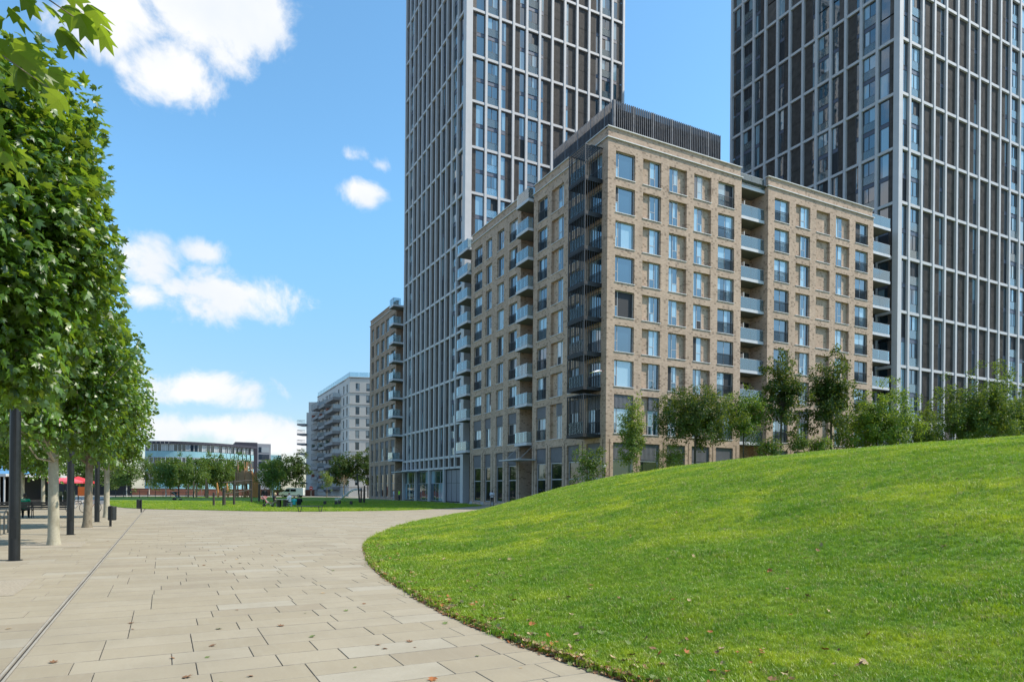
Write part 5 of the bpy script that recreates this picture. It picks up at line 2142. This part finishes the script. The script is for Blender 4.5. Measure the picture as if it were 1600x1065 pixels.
# ================================================================== STREET FURNITURE
POLE = mat('black pole paint', (.012, .013, .014), .38, var=.25, scale=5)
for (x, y, lab) in ((-2.95, 18.57, 'thick black lamp post nearest the viewer'), (-2.85, 27.92, 'black lamp post between the pale and brown tree trunks'), (-2.8, 37.97, 'farthest black lamp post, left of the litter bin')):
    t = thing('lamp_post', lab, 'lamp post', (x, y, 0), 0, 'black lamp posts in a row')
    b = MB()
    b.lathe([(.112, 0), (.112, .9), (.106, 3.0), (.09, 6.2)], 20)
    b.build('post', POLE, t, smooth=False)
    b = MB()
    b.lathe([(.16, 0), (.16, .012), (.13, .014)], 20)
    b.build('base_ring', POLE, t)
    b = MB()
    b.lathe([(.09, 6.2), (.14, 6.24), (.14, 6.85), (.12, 6.9)], 20)
    b.build('lantern', POLE, t)
    b = MB()
    b.box(-.05, .05, -.114, -.108, .5, .95)
    b.build('hatch', POLE, t)


def bin_(loc, rz, label):
    t = thing('litter_bin', label, 'bin', loc, rz, 'black litter bins on posts')
    b = MB()
    b.lathe([(.15, .26), (.165, .30), (.165, .84), (.15, .86), (.14, .86), (.14, .55)], 20)
    b.build('drum', mat('bin black', (.02, .022, .022), .45, var=.2), t)
    b = MB()
    b.box(.02, .09, -.245, -.175, 0, .88)
    b.build('post', POLE, t)
    b = MB()
    b.box(.03, .08, -.19, -.15, .70, .74)
    b.box(.03, .08, -.19, -.15, .36, .40)
    b.build('bracket', POLE, t)


bin_((-1.92, 33.6, 0), -R(YAW), 'litter bin by the brown tree trunk, the nearer of the two')
bin_((-1.42, 52.6, 0), -R(YAW) + R(50), 'litter bin at the lawn edge, the farther of the two')


def long_bench(x0, x1, y, label):
    t = thing('bench', label, 'bench', (x0, y, 0))
    n = 4
    L = x1 - x0
    for i in range(n):
        x = .15 + (L - .3) * i / (n - 1)
        b = MB()
        b.tube([(x, -.05, 0), (x, -.02, .42), (x, -.14, .86)], [.022, .022, .02], 6)
        b.tube([(x, .46, 0), (x, .44, .40), (x, .42, .62), (x, -.02, .64)], .02, 6)
        b.bar((x, -.02, .40), (x, .46, .40), .04, .05)
        b.build('leg', DARK, t)
    TIM = mat('dark bench timber', (.055, .045, .038), .6, var=.3, scale=6)
    for k in range(4):
        b = MB()
        b.box(.02, L - .02, .0 + k * .12, .105 + k * .12, .43, .465)
        b.build('seat_slat', TIM, t)
    for k in range(3):
        z = .52 + k * .12
        b = MB()
        b.box(.02, L - .02, -.055 - .03 * k, -.025 - .03 * k, z, z + .10)
        b.build('back_slat', TIM, t)


long_bench(-9.9, -4.35, 44.08, 'long dark slatted bench with the man in green')


def hoop(loc, label):
    t = thing('cycle_stand', label, 'cycle stand', loc, 0, 'steel hoop stands')
    b = MB()
    pts = [(0, -.33, 0), (0, -.33, .62)]
    for i in range(1, 8):
        a = PI - PI * i / 8
        pts.append((0, .33 * math.cos(a), .62 + .18 * math.sin(a)))
    pts += [(0, .33, .62), (0, .33, 0)]
    b.tube(pts, .026, 8)
    b.build('hoop', mat('dark steel', (.09, .095, .09), .35, metal=.6), t)
    for y in (-.33, .33):
        b = MB()
        b.lathe([(.06, 0), (.06, .012), (.03, .014)], 12, (0, y))
        b.build('foot', MATS['dark steel'], t)


hoop((-4.95, 28.2, 0), 'dark hoop stand at the left edge, the nearer one')
hoop((-4.95, 29.6, 0), 'dark hoop stand just behind the nearer one')


def bicycle(loc, rz, label, col):
    t = thing('bicycle', label, 'bicycle', loc, rz, 'bicycles parked behind the tree row')
    for x in (-.52, .52):
        b = MB()
        pts = [(x + .33 * math.cos(a), 0, .34 + .33 * math.sin(a)) for a in [2 * PI * i / 20 for i in range(21)]]
        b.tube(pts, .018, 6, cap=False)
        w = b.build('wheel', MATS['black cloth'], t)
        b = MB()
        for i in range(8):
            a = PI * i / 8
            b.bar((x - .32 * math.cos(a), 0, .34 - .32 * math.sin(a)), (x + .32 * math.cos(a), 0, .34 + .32 * math.sin(a)), .005)
        b.build('spokes', GREYMET, w)
    b = MB()
    for p, q in (((-.52, 0, .34), (-.08, 0, .30)), ((-.52, 0, .34), (-.2, 0, .78)), ((-.08, 0, .30), (-.22, 0, .88)), ((-.08, 0, .30), (.36, 0, .72)), ((-.2, 0, .78), (.36, 0, .80)), ((.36, 0, .82), (.52, 0, .34))):
        b.tube([p, q], .02, 6)
    b.build('frame', col, t)
    b = MB()
    b.tube([(.40, -.25, .98), (.42, -.1, .95), (.36, 0, .92), (.42, .1, .95), (.40, .25, .98)], .014, 6)
    b.tube([(.36, 0, .82), (.36, 0, .93)], .016, 6)
    b.build('handlebar', DARK, t)
    b = MB()
    b.prism([(-.38, .90), (-.2, .88), (-.05, .91), (-.2, .93), (-.36, .95)], -.06, .06)
    b.build('saddle', DARK, t)


bicycle((-5.0, 52.4, 0), R(-35), 'pale bicycle leaning behind the second lamp post', mat('pale bike paint', (.5, .5, .5), .4))
bicycle((-4.2, 53.4, 0), R(-50), 'red bicycle parked beside the pale one', mat('red bike paint', (.4, .05, .05), .4))

# flat black bench at the lawn edge
t = thing('bench', 'flat black backless bench at the lawn edge', 'bench', (8.75, 51.35, 0), R(-8))
b = MB()
for k in range(3):
    q = MB()
    q.box(0, 1.95, -.2 + k * .14, -.07 + k * .14, .40, .44)
    q.build('seat_slat', DARK, t)
for x in (.12, 1.6):
    q = MB()
    q.bar((x, 0, .40), (x + .07, 0, .01), .05, .04)
    q.bar((x + .28, 0, .40), (x + .21, 0, .01), .05, .04)
    q.bar((x + .06, 0, .025), (x + .22, 0, .025), .05, .04)
    q.build('leg', DARK, t)

# timber stools on the lawn
TIMD = mat('weathered dark timber', (.055, .045, .038), .8, var=.3, scale=8)
for (x, y, lab) in ((15.2, 71.9, 'dark stump stool left of the slide, nearest the table'), (16.34, 71.8, 'dark stump stool under the low end of the slide, left'), (17.4, 74.8, 'dark stump stool under the low end of the slide, right'), (17.9, 71.6, 'dark stump stool near the slide post')):
    t = thing('stump_stool', lab, 'stool', (x, y, .03), 0, 'stump stools by the slide')
    b = MB()
    b.lathe([(.17, -.05), (.16, .36), (.15, .40)], 12)
    b.build('stump', TIMD, t)
    b = MB()
    b.lathe([(.15, .401), (.15, .43)], 12)
    b.build('top', mat('stump top', (.16, .12, .08), .8), t)

# lawn table with two block seats
pt = cwz(441, 60.4)
t = thing('picnic_table', 'small dark table between the two seated people on the lawn', 'table', pt, -R(YAW))
b = MB()
b.slab([(-.5, -.35), (.5, -.35), (.5, .35), (-.5, .35)], .68, .73)
b.build('top', mat('pale table top', (.45, .42, .38), .6), t)
for x in (-.25, .25):
    b = MB()
    b.box(x - .1, x + .1, -.2, .2, 0, .68)
    b.build('leg', TIMD, t)
for u, lab in ((430.0, 'block seat under the fair-haired person'), (452.2, 'pale block seat under the person in white')):
    t = thing('block_seat', lab, 'seat', cwz(u, 60.8), -R(YAW))
    b = MB()
    b.box(-.22, .22, -.2, .2, .36, .42)
    b.build('top', MATS['pale table top'], t)
    for x in (-.19, .19):
        b = MB()
        b.box(x - .03, x + .03, -.18, .18, 0, .36)
        b.build('leg', MATS['pale table top'], t)


def pushchair(loc, rz, label, fabric, s=1.0):
    t = thing('pushchair', label, 'pushchair', loc, rz)
    t.scale = (s,) * 3
    for x in (-.28, .28):
        for y, r in ((.38, .10), (-.3, .15)):
            b = MB()
            b.tube([(x - .025, y, r), (x + .025, y, r)], r, 14)
            b.build('wheel', MATS['black cloth'], t)
    b = MB()
    for x in (-.26, .26):
        b.tube([(x, .38, .10), (x, -.05, .55), (x, -.45, 1.02)], .016, 6)
        b.tube([(x, -.3, .15), (x, .1, .52)], .016, 6)
    b.tube([(-.26, -.45, 1.02), (.26, -.45, 1.02)], .018, 6)
    b.build('frame', GREYMET, t)
    b = MB()
    b.prism([(.36, .42), (.34, .36), (-.1, .36), (-.3, .85), (-.24, .88), (-.04, .46)], -.22, .22)
    seat = b.build('seat', fabric, t, rz=PI / 2)
    b = MB()
    pts = [(-.28 + .36 * math.cos(a), .66 + .36 * math.sin(a)) for a in [R(40 + 15 * i) for i in range(9)]]
    b.prism([(-.28, .66)] + pts, -.24, .24)
    b.build('hood', fabric, t, rz=PI / 2)


pushchair(cwz(418.5, 60.6), -R(YAW) - R(70), 'pushchair with pink bedding beside the lawn table', C_PINK)
pushchair(cwz(277, 92), -R(YAW) - R(80), 'empty black pushchair standing alone on the lawn', C_BLACK, 1.15)

# ================================================================== PLAYGROUND
def timber(name, c):
    t = NT(name)
    p = t.pos()
    n = t.noise(t.vscale(p, (14, 14, 1.2)), 1.0, 5, .6)
    n2 = t.noise(p, 1.2, 3)
    t.set(t.p.inputs['Base Color'], t.mix(n, tuple(x * .6 for x in c), t.mix(n2, c, tuple(min(1, x * 1.35) for x in c))))
    t.set(t.p.inputs['Roughness'], .85)
    return t.mat


OAK = timber('weathered oak', (.38, .225, .125))
OAKO = timber('orange robinia', (.58, .27, .09))
pl = cw((388 - 800) / 1048.3 * 132, 132)
t = thing('play_tower', 'tall timber play tower of upright poles on the lawn', 'play tower', (pl.x, pl.y, 0), -R(YAW))
rr = random.Random(5)
# leg poles
for i in range(16):
    x, y = rr.uniform(-2.0, 2.0), rr.uniform(-1.2, 1.2)
    h = rr.choice((2.7, 2.7, 2.7, 7.0, 6.4, 5.8))
    b = MB()
    b.tube([(x, y, -.1), (x + rr.gauss(0, .10), y + rr.gauss(0, .1), h * .5), (x + rr.gauss(0, .12), y, h)], [.10, .09, .07], 7)
    b.build('pole', OAKO if i % 3 == 0 else OAK, t)
b = MB()
b.box(-2.1, 1.2, -1.3, 1.3, 2.65, 2.8)
b.build('platform', OAK, t)
for i in range(17):
    x = -2.1 + i * .195
    h = rr.uniform(4.75, 5.3)
    for y in (-1.34, 1.30):
        b = MB()
        b.box(x, x + .16, y, y + .05, 2.6 + rr.uniform(-.1, .1), h)
        b.build('plank', OAK, t)
for i in range(10):
    x = 1.1 + i * .17
    h = 4.9 - i * .24 + rr.uniform(-.15, .15)
    b = MB()
    b.tube([(x, -1.2 + i * .05, 0), (x + rr.gauss(0, .04), -1.2 + i * .05, h)], [.10, .085], 7)
    b.build('pole', OAKO, t)
for (x, h) in ((-1.6, 7.0), (-.3, 6.9), (.75, 6.8), (1.0, 6.6), (-1.9, 6.0)):
    b = MB()
    b.tube([(x, -1.4, 0), (x + .06, -1.42, h)], [.10, .06], 8)
    b.build('pole', OAK, t)
# low orange posts left of the tower
for k, (u, h, lab) in enumerate(((341, 2.7, 'leaning orange timber post left of the play tower'), (356.5, 2.6, 'short orange timber arch post beside the play tower'))):
    p = cwz(u, 126, 0)
    t = thing('timber_post', lab, 'post', p)
    b = MB()
    b.tube([(0, 0, -.1), (-.1, 0, h * .5), (-.22, .1, h)], [.2, .19, .14], 9)
    b.build('shaft', OAKO, t)
    b = MB()
    b.lathe([(.145, h - .02), (.10, h + .09)], 9, (-.22, .1))
    b.build('cap', OAKO, t)
# dark posts with climbing rails
GRPP = 'dark climbing posts on the lawn'
posts = [(4.36, 70.3, 1.30, .10, 'dark post at the left end of the climbing trail'), (5.26, 70.2, 1.75, .15, 'thick dark post second in the climbing trail'), (6.35, 72.4, 2.5, .11, 'dark post carrying the climbing rails'), (11.06, 92, 2.3, .11, 'dark post standing right of the play tower')]
for x, y, h, r_, lab in posts:
    t = thing('climbing_post', lab, 'post', (x, y, 0), 0, GRPP)
    b = MB()
    b.lathe([(r_ * 1.05, -.1), (r_, h - .04), (r_ * .8, h)], 12)
    b.build('shaft', TIMD, t)
    b = MB()
    b.lathe([(r_ * 1.12, h * .8), (r_ * 1.12, h * .84)], 12)
    b.build('band', DARK, t)
t = thing('climbing_rails', 'pair of slanting timber rails between the dark post and the play tower', 'rails', (6.35, 72.6, 0))
for z0, z1 in ((1.25, 1.6), (2.35, 2.75)):
    b = MB()
    b.tube([(-1.1, -2.2, z0 - .08), (0, 0.0, z0), (3.2, 14, z1)], .055, 7)
    b.build('rail', TIMD, t)
b = MB()
b.tube([(3.2, 14, -.1), (3.2, 14, 2.9)], .10, 8)
b.build('end_post', TIMD, t)
for k, (u, d, h, lab) in enumerate(((294, 120, 2.4, 'timber post at the left of the far pole group'), (302.5, 120, 2.9, 'timber post second in the far pole group'), (307, 122, 2.5, 'timber post third in the far pole group'), (322, 120, 3.4, 'timber post at the right of the far pole group'), (324.5, 121, 2.6, 'short timber post touching the right one of the far pole group'))):
    t = thing('timber_pole', lab, 'post', cwz(u, d, 0), 0, 'far timber poles on the lawn')
    b = MB()
    b.tube([(0, 0, -.1), (.03, 0, h * .5), (0, .02, h)], [.15, .14, .12], 9)
    b.build('shaft', OAK, t)
    b = MB()
    b.lathe([(.12, h + .001), (.07, h + .06)], 9, (0, .02))
    b.build('cap', OAK, t)

# slide
s0 = cw((524 - 800) / 1048.3 * 84, 84)
t = thing('slide', 'steel slide curving down to the left from timber posts', 'slide', (s0.x, s0.y, 0), -R(YAW))
STEEL = mat('brushed steel', (.55, .57, .60), .3, metal=.75, var=.08)
prof = [(0, .42), (.35, .40), (.8, .55), (1.3, .95), (1.8, 1.35), (2.25, 1.58), (2.7, 1.66), (3.1, 1.66)]
b = MB()
for i in range(len(prof) - 1):
    (x0, z0), (x1, z1) = prof[i], prof[i + 1]
    b.quad((x0, -.25, z0), (x1, -.25, z1), (x1, .25, z1), (x0, .25, z0))
    b.quad((x0, -.25, z0 - .04), (x0, .25, z0 - .04), (x1, .25, z1 - .04), (x1, -.25, z1 - .04))
b.build('chute', STEEL, t)
for y in (-.27, .27):
    b = MB()
    b.tube([(x, y, z + .12) for x, z in prof], .035, 8)
    for i in range(len(prof) - 1):
        (x0, z0), (x1, z1) = prof[i], prof[i + 1]
        b.quad((x0, y, z0 - .05), (x1, y, z1 - .05), (x1, y, z1 + .1), (x0, y, z0 + .1))
    b.build('side_rail', STEEL, t)
b = MB()
b.tube([(.3, 0, .38), (.3, 0, 0)], .05, 8)
b.build('foot', STEEL, t)
for k, (x, y, h, lean) in enumerate(((3.15, -.4, 3.7, -.35), (3.55, .4, 2.2, 0), (3.65, -.4, 1.9, .05), (3.15, .4, 1.9, 0))):
    b = MB()
    b.tube([(x, y, -.05), (x + lean, y, h)], [.11, .085], 9)
    b.build('post', TIMD, t)
for z in (.4, .8, 1.2):
    b = MB()
    b.bar((3.65, -.45, z), (3.65, .45, z), .07)
    b.build('rung', TIMD, t)
b = MB()
b.box(3.05, 3.8, -.45, .45, 1.52, 1.60)
b.build('deck', TIMD, t)

# ================================================================== VAN, SIGN, BIRD
vp = cw((456.5 - 800) / 1048.3 * 139, 139)
t = thing('van', 'white van parked behind the lawn, nose to the left', 'van', (vp.x, vp.y, 0), -R(YAW) + R(4))
VW = mat('white van paint', (.72, .73, .75), .3, var=.03)
b = MB()
side = [(-2.45, .35), (-2.45, .85), (-2.2, 1.05), (-1.55, 1.18), (-.95, 1.85), (-.6, 1.98), (2.3, 1.98), (2.42, 1.85), (2.45, .35)]
b.prism(side, -.93, .93)
body = b.build('body', VW, t)
b = MB()
b.prism([(-1.38, 1.2), (-.93, 1.72), (-.25, 1.76), (-.25, 1.2)], -.945, -.932)
b.build('side_window', GLASSD, t)
b = MB()
b.prism([(-.12, 1.22), (-.12, 1.74), (1.0, 1.74), (1.0, 1.22)], -.945, -.932)
b.build('side_window', GLASSD, t)
b = MB()
b.quad((-1.54, -.8, 1.22), (-1.54, .8, 1.22), (-1.0, .75, 1.82), (-1.0, -.75, 1.82))
b.build('windscreen', GLASSD, t)
for x in (-1.6, 1.55):
    for y in (-.95, .75):
        b = MB()
        b.tube([(x, y, .33), (x, y + .2, .33)], .33, 18)
        w = b.build('wheel', MATS['black cloth'], t)
        b = MB()
        b.tube([(x, y - .012, .33), (x, y + .19, .33)], .19, 14)
        b.build('hub', GREYMET, w)
b = MB()
b.box(-2.5, -2.44, -.85, -.5, .72, .88)
b.build('headlight', mat('lamp glass', (.7, .7, .7), .2), t)
b = MB()
b.box(-2.5, -2.44, .5, .85, .72, .88)
b.build('headlight', MATS['lamp glass'], t)
b = MB()
b.box(-2.52, 2.5, -.96, .96, .30, .46)
b.build('bumper', DARK, t)

sg_ = cw((486 - 800) / 1048.3 * 140, 140)
t = thing('road_sign', 'small red and white sign on a post left of the young green tree', 'sign', (sg_.x, sg_.y, 0), -R(YAW))
b = MB()
b.lathe([(.04, 0), (.04, 2.1)], 8)
b.build('post', GREYMET, t)
b = MB()
b.tube([(0, -.05, 1.95), (0, -.03, 1.95)], .38, 20)
plate = b.build('plate', mat('sign red', (.55, .03, .03), .5, var=0), t)
b = MB()
b.box(-.26, .26, -.056, -.051, 1.89, 2.01)
b.build('bar', C_WHITE, plate)

t = thing('bird', 'white bird with red marks gliding in front of the corner balconies', 'bird', (22.99, 33.13, 8.83), -R(YAW) + R(8))
b = MB()
b.tube([(-.20, 0, .0), (-.12, 0, .015), (0, 0, .02), (.12, 0, .015), (.2, 0, .01)], [.012, .05, .07, .045, .015], 10)
b.sphere((.16, 0, .035), (.045, .035, .035), 8)
b.poly([(.1, .02, .05), (-.1, .02, .05), (-.46, .42, -.06), (-.34, .40, -.05)])
b.poly([(-.1, -.02, .05), (.1, -.02, .05), (-.22, -.42, -.10), (-.48, -.44, -.12)])
b.poly([(-.19, -.02, .0), (-.19, .02, .0), (-.36, .05, -.01), (-.36, -.05, -.01)])
b.build('body', mat('white feathers', (.75, .74, .76), .7, var=.06), t)
b = MB()
b.sphere((.11, 0, .04), (.05, .045, .045), 8)
b.bar((.2, 0, .03), (.34, 0, .03), .012)
b.build('red_head', mat('red feathers', (.55, .05, .05), .6, var=.1), t)

# ================================================================== FALLEN LEAVES
DRY = []
for nm, c in (('dry leaf brown', (.20, .10, .045)), ('dry leaf tan', (.38, .27, .15)), ('dry leaf rust', (.30, .10, .025)), ('dry leaf green', (.12, .16, .04))):
    DRY.append(mat(nm, c, .8, var=.25, scale=20))
tv, tt = TEMPL['plane']
curl = tv.copy()
curl[:, 1] -= .4
curl[:, 2] = .22 * np.abs(curl[:, 0]) + .35 * curl[:, 1] ** 2
lf_me = [np_mesh('fallen_leaf', curl, 3, tt.ravel(), m_) for m_ in DRY]
rl = random.Random(77)
zs_ = -curl[:, 2].min()
spots = [(-1.3, 6.9), (-.9, 7.6), (.2, 6.5), (.7, 6.3), (1.2, 5.6), (1.6, 6.2), (2.1, 5.5), (.9, 5.2), (.1, 7.3), (1.5, 7.7), (2.4, 7.0), (2.8, 6.1), (-.3, 9.0), (.6, 8.6), (1.7, 9.2), (2.6, 9.6), (-1.9, 9.1), (-2.6, 10.4)]
while len(spots) < 60:
    y = rl.uniform(4.8, 30)
    x = rl.uniform(-6 if y > 11 else -2.0, 3.2 + max(0, y - 14) * .25)
    spots.append((x, y))
for i, (x, y) in enumerate(spots):
    s = rl.uniform(.035, .095)
    o = link('fallen_leaf', lf_me[rl.choice((0, 0, 1, 2, 0, 3))], None, (x, y, .001 + .05 * s), rl.uniform(0, 6.28), (s, s, s * rl.uniform(.5, 1.0)))
    o.rotation_euler = (rl.gauss(0, .12), rl.gauss(0, .12), rl.uniform(0, 6.28))
    tag(o, 'dry curled leaf lying on the sandstone paving', 'leaf', 'fallen leaves on the paving')
# litter caught along the edge of the mound and strewn over its lower slope
rng = np.random.default_rng(5)
n = 1500
seg = FPS
t_ = []
for a, b_ in zip(seg, np.roll(seg, -1, 0)):
    L = np.hypot(*(b_ - a))
    m_ = (a + b_) / 2
    if m_[1] < 2 or m_[1] > 30 or m_[0] > 11:
        continue
    k = int(L * 260 * min(1, 12 / max(5, m_[1])))
    if k:
        f_ = rng.random(k)[:, None]
        t_.append(a + (b_ - a) * f_)
E_ = np.concatenate(t_)
side_ = np.where(rng.random(len(E_)) < .8, rng.normal(-.01, .035, len(E_)), np.abs(rng.exponential(.55, len(E_))))
cen = np.array([20.0, 18.0])
dirs = unit(np.c_[cen - E_, np.zeros(len(E_))])[:, :2]
E_ = E_ + dirs * side_[:, None]
nx_ = 200
px_, py_, pd_ = polar_points(nx_, 4, 22, -5, 66, 1.2)
k = mdist(np.c_[px_, py_]) > .3
E_ = np.concatenate([E_, np.c_[px_, py_][k]])
dr_ = np.sin(E_[:, 0] * 2.3 + 1.1) + np.sin(E_[:, 1] * 1.9 + E_[:, 0]) + np.sin(E_[:, 1] * 5.3)
E_ = E_[(dr_ > -.2) | (rng.random(len(E_)) < .35)]
ins_ = mdist(E_)
zz_ = np.where(ins_ > 0, mz(E_[:, 0], E_[:, 1]) + .03, np.maximum(mz(E_[:, 0], E_[:, 1]), 0) + .006)
nrm = rng.normal(size=(len(E_), 3)) * [.55, .55, .2] + [0, 0, 1]
yd = unit(np.c_[rng.normal(size=(len(E_), 2)), np.zeros(len(E_))])
xd = unit(np.cross(yd, nrm))
nd = np.cross(xd, yd)
sz = rng.uniform(.03, .095, len(E_)) * np.where(ins_ < .08, .7, 1.0)
vv = np.c_[E_, zz_][:, None, :] + sz[:, None, None] * (curl[None, :, 0, None] * xd[:, None] + curl[None, :, 1, None] * yd[:, None] + 1.6 * curl[None, :, 2, None] * nd[:, None])
for k in range(3):
    pass
idx = (np.arange(len(E_))[:, None, None] * len(curl) + tt[None]).reshape(-1)
me = np_mesh('leaf_litter', vv.reshape(-1, 3), 3, idx, DRY)
mi = np.repeat(rng.choice(4, len(E_), p=[.42, .30, .2, .08]), len(tt)).astype(np.int32)
me.polygons.foreach_set('material_index', mi)
tag(link('leaf_litter', me), 'brown dry leaves gathered along the edge of the grass mound', 'leaf litter', kind='stuff')
